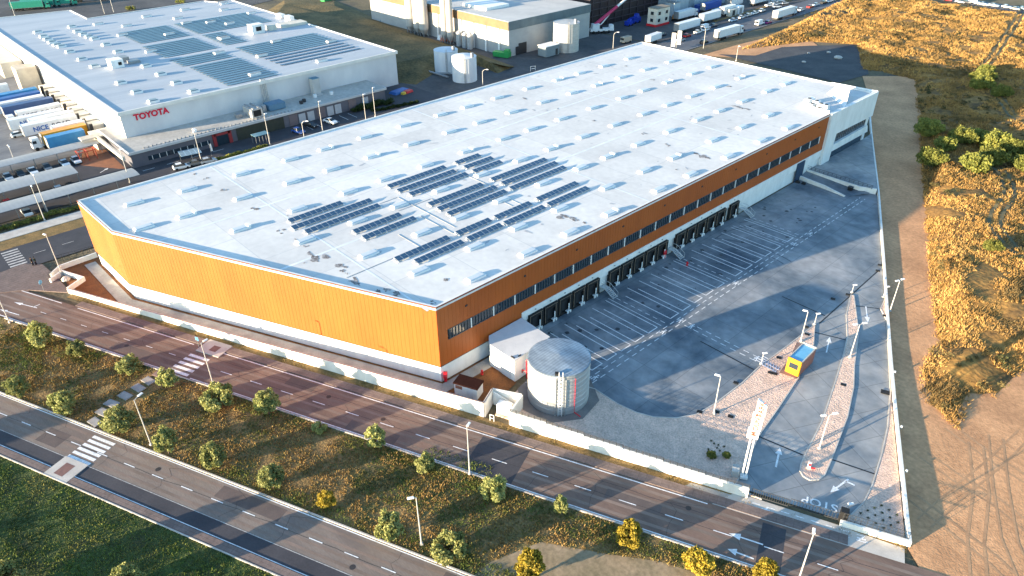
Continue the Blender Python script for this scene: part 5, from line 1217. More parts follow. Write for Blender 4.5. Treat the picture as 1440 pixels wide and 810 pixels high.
b=MB(); b.tube((-205,149,0.6),(-192,149.5,0.6),0.35); b.tube((-198.5,149.3,0.6),(-195,153,0.6),0.3); tag(b.obj('ground_pipe',grey_metal),'grey pipes along the ground in front of the white storage tanks','pipe')
cyl_tank('steel_tank','large plain steel tank standing against the grey plant building',-190.1,205.2,4.9,10.2,mat('steel_tank_sheet',(0.60,0.59,0.56),(0.50,0.49,0.46),scale=0.5,stretch=(1,1,4),rough=0.45,metal=0.4),None,0.15)
ct=thing('plant_container','grey container hut in front of the steel tank','container',(-189.2,195.0,0),0)
b=MB(); b.box(0,0,0.2,4.4,6.8,3.6); b.obj('wall',plain('hut_grey',(0.20,0.24,0.26),0.6),ct); b=MB(); b.box(0,0,3.8,4.6,7.0,0.2); b.obj('roof',white_paint,ct); b=MB(); b.box(2.22,2,0.3,0.05,1.2,2.2); b.obj('door',dark_metal,ct)
gb=thing('plant_building','pale plant building with a dark band below its flat roof','building',(-198,183,0))
b=MB(); b.box(-243,205.2,-0.1,90,44.2,9.4); b.obj('wall',mat('plant_wall',(0.40,0.40,0.39),(0.34,0.34,0.34),scale=0.2,stretch=(1,1,2),rough=0.6,fine=0.04),gb,world=True)
b=MB(); b.box(-243,205.2,9.3,90.4,44.6,3.0); b.obj('roof_band',mat('plant_band',(0.13,0.17,0.19),(0.10,0.13,0.15),scale=0.3,rough=0.5),gb,world=True)
b=MB(); b.box(-243,182.85,9.32,90.2,0.1,2.9); b.obj('sunlit_band',mat('plant_band_sunlit',(0.20,0.13,0.07),(0.16,0.10,0.055),scale=0.3,rough=0.7),gb,world=True)  # tan copy of the roof band, sunlight on this face painted into the colour
b=MB(); b.box(-243,205.2,12.3,90.2,44.4,0.1); b.obj('roof',mat('plant_roof',(0.52,0.51,0.49),(0.42,0.42,0.41),scale=0.1,rough=0.8),gb,world=True)
b=MB()
for k in range(7): b.box(-203-k*7.3,182.8,0,0.7,0.5,9.3)
b.obj('column',white_paint,gb,world=True)
b=MB(); b.box(-225,196,12.4,14,12,1.0); b.obj('roof_hatch',white_paint,gb,world=True)
b=MB(); b.box(-197.9,190,0,0.2,4,4); b.box(-197.9,187.5,0.0,0.3,2,3.0); b.obj('loading_door',dark_metal,gb,world=True)
silo_m=mat('silo_white',(0.50,0.48,0.45),(0.42,0.40,0.37),scale=0.3,stretch=(1,1,0.2),rough=0.5)
sg_='white silos of the plant'
for i,(u,v,r,lab) in enumerate(((589,44,1.9,'tall white silo at the left end of the plant silo row'),(598,47,1.9,'tall white silo second from the left of the plant row'),(607,49,1.9,'tall white silo at the right of the left trio'),(636,57,1.3,'slim white silo with a caged ladder, left of the slim pair'),(644,59,1.3,'slim white silo right of the slim pair'))):
    x,y=P2(u,v); y=180.4; t=thing('silo',lab,'silo',(x,y,0),0,sg_); b=MB(); b.lathe([(r*0.4,1.0),(r,3.0),(r,21),(r*0.3,22.5)],0,0,20); b.obj('silo_shell',silo_m,t)
    b=MB()
    for k in range(4): a=R(45+90*k); b.box(r*0.85*math.cos(a),r*0.85*math.sin(a),0,0.25,0.25,3.2)
    b.obj('leg',grey_metal,t)
for i,(u,v,lab) in enumerate(((655,62,'small upright tank left of three beside the slim silos'),(664,64,'small upright tank in the middle of three beside the slim silos'),(671,66,'small upright tank right of three beside the slim silos'))):
    x,y=P2(u,v); y=180.8; cyl_tank('small_tank',lab,x,y,1.1,5.0,plain('small_tank_grey',(0.52,0.53,0.53),0.4,0.3),'small upright tanks',0.8,extra=False)
def clutter(name,label,cat,x,y,parts,rz=0.0,group=None):
    t=thing(name,label,cat,(x,y,0),rz,group)
    for (pn,boxes,m_) in parts:
        b=MB()
        for bx in boxes: b.box(*bx[:6],top=bx[6] if len(bx)>6 else None)
        b.obj(pn,m_,t)
    return t
green=plain('container_green',(0.03,0.30,0.08),0.5); orange_p=plain('machine_orange',(0.60,0.22,0.03),0.5); teal=plain('container_teal',(0.06,0.30,0.24),0.5)
clutter('waste_skip','bright green waste compactor at the corner of the plant building','skip',*P2(706,80),[('skip_body',[(0,0,0.2,2.6,6.2,1.7,(1.0,1.05))],green),('skip_hopper',[(0,-2.2,1.9,2.2,1.6,1.0)],green)],R(90+20))
clutter('forklift','orange machine parked in front of the grey container hut','machine',*P2(764,76),[('machine_body',[(0,0,0.4,2.4,3.0,1.2),(0,-0.8,1.6,1.8,1.2,0.9)],orange_p),('wheel',[(-1.1,1,0,0.4,0.9,0.9),(1.1,1,0,0.4,0.9,0.9),(-1.1,-1,0,0.4,0.9,0.9),(1.1,-1,0,0.4,0.9,0.9)],tyre)])
clutter('scrap_pile','pale and red scrap heap between the silos','scrap heap',*P2(625,57),[('scrap_heap',[(0,0,0,3,2.2,1.4,(0.5,0.5)),(2.6,1,0,2,2,1.2,(0.4,0.5))],plain('scrap_red',(0.55,0.16,0.08),0.7)),('pale_bags',[(-2.6,0,0,2,2,1.6,(0.6,0.6))],white_paint)])
clutter('lattice_boom','red lattice crane section lying behind the silos','crane part',*P2(568,24),[('lattice',[(0,0,0.2,3,8,1.2,(0.7,0.9))],red_paint)],R(30))
clutter('teal_container','teal hopper standing left of the tall silos','hopper',*P2(576,14),[('hopper_body',[(0,0,0.4,5,7,3.2,(0.6,0.6))],teal),('hopper_leg',[(-1.8,-2.6,0,.3,.3,.6),(1.8,-2.6,0,.3,.3,.6),(-1.8,2.6,0,.3,.3,.6),(1.8,2.6,0,.3,.3,.6)],grey_metal)],R(20))
clutter('steel_stack','grey stack of steel beams on the plant yard','steel stack',*P2(546,28),[('beam_stack',[(0,0,0.1,3,9,0.8),(0.3,0,0.9,2,8,0.4)],plain('blue_steel2',(0.10,0.18,0.24),0.5))],R(25))
clutter('flat_trailer','dark flatbed trailer left of the tall silos','trailer',*P2(576,34),[('flatbed',[(0,0,0.7,2.5,10,0.4)],dark_metal),('wheel',[(-1,-3,0,0.5,2,0.8),(1,-3,0,0.5,2,0.8)],tyre)],R(80))
clutter('site_fence','small pale barrier frame at the far roof edge','barrier',*P2(746,100),[('barrier_frame',[(0,0,0,0.12,0.12,1.6),(1.8,0,0,0.12,0.12,1.6),(0.9,0,1.5,1.9,0.1,0.12),(0.9,0,0.7,1.9,0.1,0.12)],white_paint)],R(70))
# mobile crane
cr=thing('mobile_crane','white mobile crane with a raised red and white boom before the dark building','crane',(-198.5,235.2,0),R(60))
b=MB(); b.box(0,0,0.9,9.6,2.7,0.9); b.box(4.4,0,0.9,1.6,2.6,2.2,top=(0.8,0.9)); b.obj('carrier',white_paint,cr)
b=MB(); b.box(-2.4,0,1.8,3.6,2.6,1.9,top=(0.85,0.85)); b.obj('superstructure',white_paint,cr)
b=MB(); b.box(5.0,0,2.1,0.5,2.3,0.8); b.box(-0.4,-0.9,1.9,1.2,0.8,1.4); b.obj('window',carglass,cr)
for k in range(4):
    for sy in (-1,1):
        b=MB(); b.tube((-3.6+k*2.2,sy*0.95,0.6),(-3.6+k*2.2,sy*1.4,0.6),0.6,n=12); b.obj('wheel',tyre,cr)
bo=Vector((-200.2,233.2,3.2)); e_=PXP(886,-6,-201.5); d_=(e_-bo)
b=MB(); b.tube(bo,bo+d_*0.62,0.75,0.62,n=8); bm=b.obj('boom',plain('boom_red',(0.52,0.03,0.10),0.5),cr); bm.matrix_parent_inverse=Matrix.Identity(4)
inv=Matrix.Translation(cr.location)@Matrix.Rotation(R(60),4,'Z'); bm.data.transform(inv.inverted())
b=MB(); b.tube(bo+d_*0.55,bo+d_*1.35,0.5,0.38,n=8); b2=b.obj('boom_tip',white_paint,cr); b2.data.transform(inv.inverted())
b=MB(); b.tube(bo+Vector((0.4,2.5,-0.8)),bo+d_*0.42+Vector((0,0,-0.6)),0.25,n=8); b3=b.obj('lift_ram',white_paint,cr); b3.data.transform(inv.inverted())
# dark frame building
db=thing('dark_building','very dark tall building with horizontal bands at the top of the view, behind the crane','building',(-206,238,0))
b=MB(); b.box(-236,264,-0.1,58,53,26); b.obj('wall',plain('dark_facade',(0.030,0.018,0.022),0.6),db,world=True)
b=MB()
for k in range(9): b.box(-206.8,264,1.8+k*2.6,0.3,53,0.28)
for k in range(11): b.box(-206.75,239+k*5,0,0.2,0.3,26)
b.obj('facade_band',plain('facade_band',(0.07,0.05,0.06),0.6),db,world=True)
blue_m=plain('machine_blue',(0.015,0.05,0.42),0.5)
clutter('blue_machine','bright blue machine before the dark building, larger of two','machine',*P2(893,32),[('machine_body',[(0,0,0.3,2.6,4.6,2.0),(0,0.8,2.3,2.0,2.0,1.4,(0.7,0.7))],blue_m),('wheel',[(-1.2,1.4,0,0.4,1,0.9),(1.2,1.4,0,0.4,1,0.9),(-1.2,-1.4,0,0.4,1,0.9),(1.2,-1.4,0,0.4,1,0.9)],tyre)],0,'blue machines')
clutter('blue_machine','smaller blue machine left of the larger one before the dark building','machine',*P2(884,36),[('machine_body',[(0,0,0.3,2.2,3.2,1.6),(0,0.4,1.9,1.6,1.4,0.8,(0.7,0.7))],blue_m),('wheel',[(-1,1,0,0.4,0.9,0.8),(1,1,0,0.4,0.9,0.8),(-1,-1,0,0.4,0.9,0.8),(1,-1,0,0.4,0.9,0.8)],tyre)],0,'blue machines')
ch=thing('site_office','two-storey cream site office with a red base behind the street trucks','building',(-191,263.5,0))
b=MB(); b.box(0,0,0.9,4.6,9,6.2); b.obj('wall',cream_wall,ch); b=MB(); b.box(0,0,0,5.0,9.4,0.9); b.obj('plinth',red_paint,ch); b=MB(); b.box(0,0,7.1,4.9,9.3,0.25); b.obj('roof',plain('office_roof',(0.25,0.22,0.18),0.8),ch)
for (x,y,z,sx,sy) in ((2.32,-2.5,1.8,0.08,1.6),(2.32,2.5,1.8,0.08,1.6),(2.32,-2.5,4.6,0.08,1.6),(2.32,2.5,4.6,0.08,1.6),(0,-4.52,1.8,1.5,0.08),(0,-4.52,4.6,1.5,0.08)):
    b=MB(); b.box(x,y,z,sx,sy,1.3); b.obj('window',carglass,ch)
sd_=thing('storage_shed','pale blue-grey shed at the top of the view beside the dark building','shed',(-203,304,0))
b=MB(); b.box(0,0,-0.1,12,40,12); b.obj('wall',mat('shed_wall',(0.34,0.40,0.45),(0.28,0.34,0.39),scale=0.2,stretch=(1,3,1),rough=0.6),sd_); b=MB(); b.box(0,0,11.9,12.4,40.4,0.3); b.obj('roof',white_paint,sd_); b=MB(); b.box(6.1,-8,0,0.15,4,5); b.obj('door',plain('shed_door',(0.2,0.25,0.3),0.5),sd_)
clutter('shed_annex','low pale blue annex of the shed, left of the site office','shed',-198,283,[('wall',[(0,0,0,5,4.5,5.5)],plain('annex_blue',(0.40,0.48,0.54),0.6)),('roof',[(0,0,5.5,5.2,4.7,0.2)],grey_metal)])
gT='trailers and box bodies by the back street'
Y0=R(90)
trailer(-175.6,262.6,Y0,'long white trailer parked left of the back street, nearest the two banners',wbox,L=15,group=gT)
trailer(-178.6,283.6,Y0,'white trailer parked just behind the longest white trailer by the back street',wbox,L=13,group=gT)
trailer(-189,279.5,Y0,'white box trailer beside the orange digger',wbox,L=12,group=gT,cab=PAINT['white'],name='semi_truck')
trailer(-180.5,300,Y0,'white container trailer further up beside the blue containers',wbox,L=9,group=gT)
trailer(-191,303,Y0,'blue trailer in the yard behind the back street trailers',plain('deep_blue_box',(0.02,0.08,0.35),0.4),L=13,group=gT)
trailer(-188,318,Y0,'white refrigerated trailer at the top of the yard',wbox,L=10,group=gT)
trailer(-183,330,Y0,'white box trailer topmost in the yard beside the street',wbox,L=11,group=gT)
trailer(-157.5,264,R(88),'white truck parked on the right side of the back street, nearest the warehouse',wbox,L=14,group='trucks parked along the back street',cab=PAINT['white'],name='semi_truck')
trailer(-159.8,312,R(91),'white truck on the back street ahead of the white van',wbox,L=15,group='trucks parked along the back street',cab=PAINT['white'],name='semi_truck')
trailer(-173.2,237,R(95),'white box body parked at the far roof corner of the warehouse',wbox,L=8,group=gT,H=2.2)
clutter('digger','orange digger between the white trailers and the site office','digger',*P2(951,28),[('digger_body',[(0,0,0.8,2.6,4.4,1.6),(0.3,1.2,2.4,1.4,1.6,1.0)],orange_p),('track',[(-1.2,0,0,0.6,4.6,0.8),(1.2,0,0,0.6,4.6,0.8)],tyre)],R(20))
clutter('container','white office container at the top of the yard','container',*P2(1010,22),[('container_box',[(0,0,0.1,3,7,2.8)],wbox),('window',[(1.53,-1.5,1.1,0.06,1.4,0.9),(1.53,1.5,1.1,0.06,1.4,0.9)],carglass)])
clutter('container','beige container with open side beside the parked cars','container',*P2(1027,22),[('container_box',[(0,0,0.1,3,5,2.8)],cream_wall),('door',[(1.53,0,0.3,0.06,2.0,2.2)],dark_metal)])
clutter('container','white container further right of the beige one','container',*P2(1037,19),[('container_box',[(0,0,0.1,3,4.5,3.2)],wbox),('door',[(1.53,0,0.3,0.06,2.0,2.4)],grey_metal)])
clutter('container','dark blue container stack beside the white office container','container',*P2(990,14),[('container_box',[(0,0,0.1,3,12,2.8)],plain('navy_box',(0.02,0.06,0.26),0.5)),('door',[(1.53,-4,0.3,0.06,2.2,2.3)],blue_m)])
clutter('container','red container seen at the top edge beside the pale buildings','container',*P2(1001,4),[('container_box',[(0,0,0.1,3,9,2.6)],plain('red_box',(0.45,0.03,0.06),0.5)),('door',[(1.53,-3,0.3,0.06,2,2.1)],red_paint)])
clutter('back_building','white low building at the top edge of the view behind the street','building',-184,352,[('wall',[(0,0,0,9,24,6)],plain('back_white',(0.58,0.59,0.6),0.6)),('roof',[(0,0,6,9.4,24.4,0.3)],white_paint),('window',[(4.55,-6,2,0.1,4,1.6),(4.55,4,2,0.1,4,1.6)],carglass)])
clutter('back_building','cream shed at the top edge of the view left of the car park','building',-189,341,[('wall',[(0,0,0,7,8,5)],cream_wall),('roof',[(0,0,5,7.4,8.4,0.3)],grey_metal)])
for (u,v,lab) in ((943,70,'tall white banner flag by the back street, left of two'),(951,67,'tall white banner flag by the back street, right of two')):
    t=thing('banner',lab,'banner',(*P2(u,v),0),R(30),'white banner flags'); b=MB(); b.tube((0,0,0),(0,0,6.3),0.07); b.obj('pole',grey_metal,t); b=MB(); b.box(0.75,0,1.2,1.4,0.05,5.0); b.obj('banner_cloth',white_paint,t)
clutter('delivery_van_body','beige parked van body at the far end of the roof edge','van',*P2(880,60),[('van_box',[(0,0,0.5,2.1,4.8,1.9,(0.92,0.92))],PAINT['beige']),('wheel',[(-0.9,1.5,0,0.3,0.7,0.7),(0.9,1.5,0,0.3,0.7,0.7),(-0.9,-1.5,0,0.3,0.7,0.7),(0.9,-1.5,0,0.3,0.7,0.7)],tyre),('window',[(0,-2.38,1.4,1.6,0.1,0.7)],carglass)])
g1='cars parked on the left of the back street'; g2='cars parked on the right of the back street'; g3='cars in the small corner car park'; g4='cars along the far road'
L1=(('sedan','silver',957,58,'silver car behind the left banner'),('hatch','red',966,52,'red car next to the silver one near the banners'),('hatch','white',981,47,'white car right of the red car near the banners'),('hatch','white',992,43.5,'white hatchback two places beyond the red car'),('van','white',992,41,'white van bonnet beside the curved street lamp'),('sedan','dark_blue',1003,37.5,'dark blue car between the white trailers and the van'),
    ('sedan','black',914,56,'black car right of the white box body at the roof corner'),('hatch','dark_blue',922,53,'dark blue car beyond the black one at the roof corner'),('sedan','dark_blue',931,50,'dark car next to the long white trailer nose'),
    ('sedan','pale_blue',1031,30,'pale blue car first in the row beside the street verge'),('hatch','white',1042,26,'white car second in the row beside the street verge'),('hatch','silver',1052,23,'silver car in the middle of the row beside the street verge'),('sedan','white',1061,20,'white car fourth in the row beside the street verge'),('hatch','white',1071,16.5,'white car last in the row beside the street verge'))
for k,c,u,v,lab in L1: make_car(k,c,lab,*P2(u,v),R(90)+random.uniform(-.06,.06),g1)
for k,c,u,v,lab in (('sedan','white',1082,9,'white car at the lower left of the corner car park'),('hatch','pale_blue',1087,5,'pale blue car at the upper left of the corner car park'),('sedan','white',1092,11,'white car at the front middle of the corner car park'),('hatch','white',1096,2.5,'white car at the top of the corner car park'),('hatch','silver',1103,6,'silver car at the right end of the corner car park'),('sedan','silver',1093,7,'silver car in the centre of the corner car park')):
    make_car(k,c,lab,*P2(u,v),R(70),g3)
for k,c,u,v,lab in (('van','white',1068,35,'white van parked behind the second white truck'),('hatch','purple',1080,33,'purple car between the white van and the second truck'),('sedan','dark_blue',1042,44,'dark blue car in front of the first white truck'),('sedan','dark_blue',1119,18.5,'dark blue car in front of the second white truck'),('hatch','white',1126,15.5,'white car ahead of the dark blue one'),('hatch','red',1139,11,'red car on the right of the back street'),('sedan','pale_blue',1147,8.3,'pale blue car beyond the red car'),('hatch','black',1158,5,'black car near the top of the back street'),('sedan','white',1166,3,'white car near the top of the back street'),('sedan','silver',1176,0.5,'silver car at the top end of the back street'),('hatch','black',990,61,'black car in shade beside the curved street lamp')):
    make_car(k,c,lab,*P2(u,v),R(90),g2)
fr_=math.atan2(fd.y,fd.x)
for k,c,u,v,lab in (('hatch','red',1333,1.5,'red car at the left of the far road'),('sedan','silver',1350,4.2,'silver car right of the red one on the far road'),('hatch','black',1359,5.2,'black car beside the silver one on the far road'),('van','white',1369,5,'white van on the far road'),('sedan','white',1382,7.5,'white car left of the middle of the far road row'),('sedan','white',1397,9.2,'white car right of the middle of the far road row'),('hatch','white',1415,11.2,'larger white car near the right end of the far road'),('hatch','beige',1428,14.2,'beige car at the right end of the far road'),('sedan','pale_blue',1437,13.6,'pale blue car at the right frame edge on the far road')):
    make_car(k,c,lab,*P2(u,v),fr_,g4)
# green lorries in the lot behind the factory
gm_=plain('lorry_green',(0.03,0.30,0.20),0.5)
for (u,v,rz,L,lab) in ((40,14,R(68),14,'green lorry with pale roof at the top left, left of three'),(55,11,R(68),14,'green lorry in the middle of three at the top left'),(77,9,R(66),15,'green lorry with white side mark, right of three at the top left'),(122,2,R(66),14,'green lorry apart from the three at the top left')):
    trailer(*P2(u,v),rz,lab,gm_,L=L,group='green lorries behind the factory',cab=gm_,name='lorry')
clutter('green_skip','small green skip on the dry slope behind the factory','skip',*P2(459,1.5),[('skip_body',[(0,0,0.1,2.4,5.5,1.8,(1.1,1.1))],green),('skip_lid',[(0,0,1.9,2.7,6.1,0.1)],dark_metal)],R(20))
for (u,v,lab) in ((21,22,'thin lamp post left of the green lorries'),(147,19,'thin lamp post at the back edge of the factory, left of two'),(160,17,'thin lamp post at the back edge of the factory, right of two')):
    lamp(*P2(u,v),12,R(60),lab,0.3,1,'thin lamp posts behind the factory')
# dirt heap pieces on the rough asphalt patch
for (u,v,s,lab) in ((1137,75,0.5,'pale rubble lump at the left of the dark asphalt patch'),(1178,82,1.3,'large pale rock at the right of the dark asphalt patch'),(1165,74,0.7,'small pale rubble lump at the top of the dark asphalt patch'),(1130,87.5,0.7,'flat pale slab on the dark asphalt patch')):
    rb=MB(); rb.lathe([(1.0*s,0),(1.1*s,0.3*s),(0.6*s,0.7*s),(0.1,0.8*s)],0,0,9)
    rb.v=[(x*(1+0.25*math.sin(i*2.1)),y*(1+0.25*math.cos(i*1.3)),z) for i,(x,y,z) in enumerate(rb.v)]
    tag(rb.obj('rubble_lump',pale_concrete,loc=(*P2(u,v),-0.05)),lab,'rubble','rubble on the asphalt patch')
# ------------------------------------------------------------------ vegetation
def leaf_mat(name,c1,c2,c3,scale=0.9):
    m_=mat(name,c1,c2,scale=scale,c3=c3,rough=0.7,detail=3,spec=0.15,rand=0.22,lo=0.3,hi=0.7,fine=0.3,fscale=5)
    nt=m_.node_tree; n=nt.nodes; b=n['Principled BSDF']; out=n['Material Output']
    src=b.inputs['Base Color'].links[0].from_socket
    tr=n.new('ShaderNodeBsdfTranslucent'); nt.links.new(src,tr.inputs[0]); mx=n.new('ShaderNodeMixShader'); mx.inputs[0].default_value=0.22
    nt.links.new(b.outputs[0],mx.inputs[1]); nt.links.new(tr.outputs[0],mx.inputs[2]); nt.links.new(mx.outputs[0],out.inputs['Surface'])
    return m_
leaf_olive=leaf_mat('leaf_olive',(0.38,0.37,0.15),(0.19,0.21,0.07),(0.29,0.30,0.105))
leaf_yellow=leaf_mat('leaf_yellow',(0.42,0.30,0.035),(0.22,0.18,0.035),(0.33,0.25,0.035))
leaf_bush=leaf_mat('leaf_bush',(0.27,0.26,0.06),(0.10,0.12,0.03),(0.18,0.19,0.045))
leaf_dark=leaf_mat('leaf_dark',(0.05,0.075,0.022),(0.022,0.04,0.015),(0.035,0.055,0.018))
bark=mat('bark',(0.14,0.10,0.07),(0.09,0.065,0.045),scale=3,rough=0.9)
def tri_mesh(name,V,mats,parent=None,loc=(0,0,0),mi=None):
    """V: (n,3,3) triangles"""
    n=len(V); me=bpy.data.meshes.new(name); me.vertices.add(3*n); me.loops.add(3*n); me.polygons.add(n)
    me.vertices.foreach_set('co',np.ascontiguousarray(V,dtype=np.float32).ravel()); me.loops.foreach_set('vertex_index',np.arange(3*n,dtype=np.int32))
    me.polygons.foreach_set('loop_start',np.arange(0,3*n,3,dtype=np.int32)); me.polygons.foreach_set('loop_total',np.full(n,3,dtype=np.int32))
    for m_ in (mats if isinstance(mats,(list,tuple)) else [mats]): me.materials.append(m_)
    if mi is not None: me.polygons.foreach_set('material_index',mi.astype(np.int32))
    me.update(calc_edges=True)
    o=bpy.data.objects.new(name,me); COL.objects.link(o); o.location=loc
    if parent is not None: o.parent=parent
    return o
def leaves(C,size,rng):
    n=len(C); a=rng.normal(size=(n,3)); a/=np.linalg.norm(a,axis=1)[:,None]; b=rng.normal(size=(n,3)); b-=(b*a).sum(1)[:,None]*a; b/=np.linalg.norm(b,axis=1)[:,None]
    s=size*rng.uniform(0.6,1.4,(n,1)); 
    q0=C-a*s; q1=C+b*s*0.55; q2=C+a*s; q3=C-b*s*0.55
    return np.concatenate([np.stack([q0,q1,q2],1),np.stack([q0,q2,q3],1)])
def crown_pts(rng,r,h,z0,n,lobes=14,up=0.0):
    """leaf clumps on uneven lobes"""
    P_=[]; nc=46; per=n//nc
    for k in range(nc):      # uneven clumps over an ovoid
        d=rng.normal(size=3); d/=np.linalg.norm(d); f=rng.uniform(0.62,1.0)*(1.12 if k%9==0 else 1.0)
        c=np.array([d[0]*r*0.82*f*(1.08-0.22*max(0,d[2])),d[1]*r*0.82*f*(1.08-0.22*max(0,d[2])),z0+h*0.5+d[2]*h*0.44*f]); lr=r*rng.uniform(0.20,0.34)
        q=rng.normal(size=(per,3)); q/=np.linalg.norm(q,axis=1)[:,None]; P_.append(c+q*lr*rng.uniform(0.5,1.0,(per,1)))
    return np.concatenate(P_)
def make_tree(seed,r,h,z0,n,lm,size,trunk=True,name='olive_tree',label='',cat='tree',group=None,loc=(0,0,0)):
    rng=np.random.default_rng(seed); t=thing(name,label,cat,loc,0,group)
    V=leaves(crown_pts(rng,r,h,z0,n),size,rng); tri_mesh('crown',V,lm,t)
    if trunk:
        b=MB(); b.tube((0,0,-0.1),(0.05,0.03,z0+h*0.35),0.13,0.08,n=8)
        for k in range(5):
            a=rng.uniform(0,6.28); b.tube((0.05,0.03,z0+h*0.12+0.1*k),(r*0.55*math.cos(a),r*0.55*math.sin(a),z0+h*rng.uniform(0.4,0.75)),0.06,0.025,n=5)
        b.obj('trunk',bark,t)
    return t
protos={}
for k in range(5):
    protos['o%d'%k]=(k,[1.75,1.6,1.85,1.5,1.7][k],[3.0,3.2,2.8,3.3,2.7][k])
def place_tree(kind,x,y,s,rz,label,group,cat='tree',z=0.0):
    if kind not in place_tree.c:
        i=int(kind[1:]); lm={'o':leaf_olive,'y':leaf_yellow,'b':leaf_bush,'d':leaf_dark}[kind[0]]
        nm={'o':'olive_tree','y':'yellowing_tree','b':'bush','d':'broadleaf_tree'}[kind[0]]
        if kind[0] in 'oy': t=make_tree(100+i+(50 if kind[0]=='y' else 0),[1.75,1.6,1.9,1.5,1.7][i],[3.2,3.4,2.9,3.5,3.0][i],0.3,5600,lm,0.15,True,nm,label,cat,group,(x,y,z))
        elif kind[0]=='b': t=make_tree(200+i,[2.3,2.0,2.5][i],[2.1,1.9,2.4][i],0.15,5000,lm,0.19,True,nm,label,cat,group,(x,y,z))
        else: t=make_tree(300+i,[4.2,3.6,4.8][i],[7.5,8.5,7.0][i],2.2,3600,lm,0.40,True,nm,label,cat,group,(x,y,z))
        t.scale=(s,s,s) if not isinstance(s,tuple) else s; t.rotation_euler=(0,0,rz); place_tree.c[kind]=t; return t
    c=dup(place_tree.c[kind],(x,y,z),rz,label,s); c['group']=group; return c
place_tree.c={}
gA='small trees on the grass strip between the two roads'
TL=[('o0',62,486,1.05,'round olive tree at the upper road edge, first from the left frame side'),('o1',113,503,0.75,'small olive tree second from the left along the upper road'),('o2',184,523,0.8,'olive tree just left of the upper zebra crossing'),
('o3',31,558,0.9,'olive tree standing lowest at the left frame edge, by the lower road'),('o4',93,581,0.95,'broad olive tree left of the stepping slabs near the lower road'),('o0',171,606,1.0,'olive tree beside the lamp and the slabs at the lower road'),
('o1',240,546,0.75,'small olive tree right of the top stepping slab'),('o2',311,573,1.05,'olive tree right of the zebra crossing lamp'),('o3',238,637,1.0,'large olive tree right of the slab-side lamp'),('o4',306,656,0.9,'round olive tree alone in the brown grass, right of the large one'),
('o0',385,685,0.85,'olive tree with a long shadow near the lower road, third right of the lamp'),('o1',379,582,0.85,'olive tree at the upper road below the warehouse front wall'),('o2',450,606,0.45,'tiny faint olive shrub near the upper road'),
('o3',530,629,0.85,'olive tree at the upper road below the hut with the brown roof'),('o4',598,663,0.7,'small olive tree left of the slim lamp at the upper road'),('o0',694,700,0.9,'olive tree right of the slim lamp at the upper road'),
('y0',460,712,0.55,'small yellow shrub beside the lower road'),('o1',550,757,0.85,'upright olive tree left of the bottom middle lamp'),('o2',633,783,1.0,'broad olive tree right of the bottom middle lamp'),
('o3',788,721,0.6,'small dark olive tree below the stepped wall'),('y1',883,768,0.85,'yellow-green tree at the upper road right of the bare sandy patch'),('y2',980,803,0.8,'golden autumn tree at the bottom edge near the road arrows'),
('y3',745,815,0.95,'yellow tree cut by the bottom edge on the sandy patch'),('y4',1073,818,0.75,'yellow tree at the bottom edge right of the golden one')]
for i,(k,u,v,s,lab) in enumerate(TL): place_tree(k,*P2(u,v),tuple(s*1.2*random.uniform(0.86,1.14) for _ in range(3)),i*1.7,lab,gA)
gL='trees on the lawn at the bottom left'
for (k,u,v,s,lab) in (('o2',14,832,1.25,'large olive tree at the bottom left corner'),('o4',186,826,1.05,'olive tree at the bottom edge of the dark lawn')): place_tree(k,*P2(u,v),s,u,lab,gL)
gB='green bushes in the dry field'
BL=[('b0',1303,194,1.1,'dark green bush at the edge of the sandy track, furthest up'),('b1',1326,216,1.0,'yellow-green bush third up along the track edge'),('b2',1350,206,1.0,'bush with a dark underside left of the centre of the bush cluster'),('b0',1307,236,1.05,'yellow-green bush lowest beside the sandy track'),
('b1',1371,200,1.0,'bush at the top of the bush cluster'),('b2',1400,212,1.15,'large rounded bush right of the cluster centre'),('b0',1392,234,1.1,'wide bush low in the bush cluster'),('b1',1367,247,1.25,'lowest bush of the cluster above the tyre loop'),
('b2',1406,140,0.85,'bright bush at the foot of the thin track high on the slope'),('b0',1381,120,1.0,'dark bush in the upper pair'),('b1',1385,107,0.9,'sunlit bush topmost of all the field bushes'),('b2',1378,130,1.0,'dark bush below the upper pair'),('b0',1434,221,1.1,'bush at the right frame edge, upper of two'),('b1',1438,243,1.1,'bush at the right frame edge, lower of two'),('b2',1391,363,0.5,'single small bush low in the field'),('b1',1368,118,0.7,'small bush left of the upper pair')]
for i,(k,u,v,s,lab) in enumerate(BL):
    x,y=P2(u,v,0.5); place_tree(k,x,y,s*1.45,i*2.1,lab,gB,'bush',field_z(x,y)-0.1)
# trees out of frame towards the sun: their long shadows fall across the roads
gS='tall trees beyond the lawn'
for i,(s_,t_,sc) in enumerate(((-84,-24,0.85),(-63,-19,0.9),(-44,-9,0.9),(-33,0,0.7),(-22,4,0.62),(-14,9,0.5),(-2,12,0.62),(9,20,0.55),(-102,-26,1.0),(-118,-22,0.9),(-140,-18,1.1),(24,24,0.6))):
    x,y=RP(s_,t_); place_tree('d%d'%(i%3),x,y,sc,i*1.3,'tall dark tree standing in the row beyond the lawn',gS)
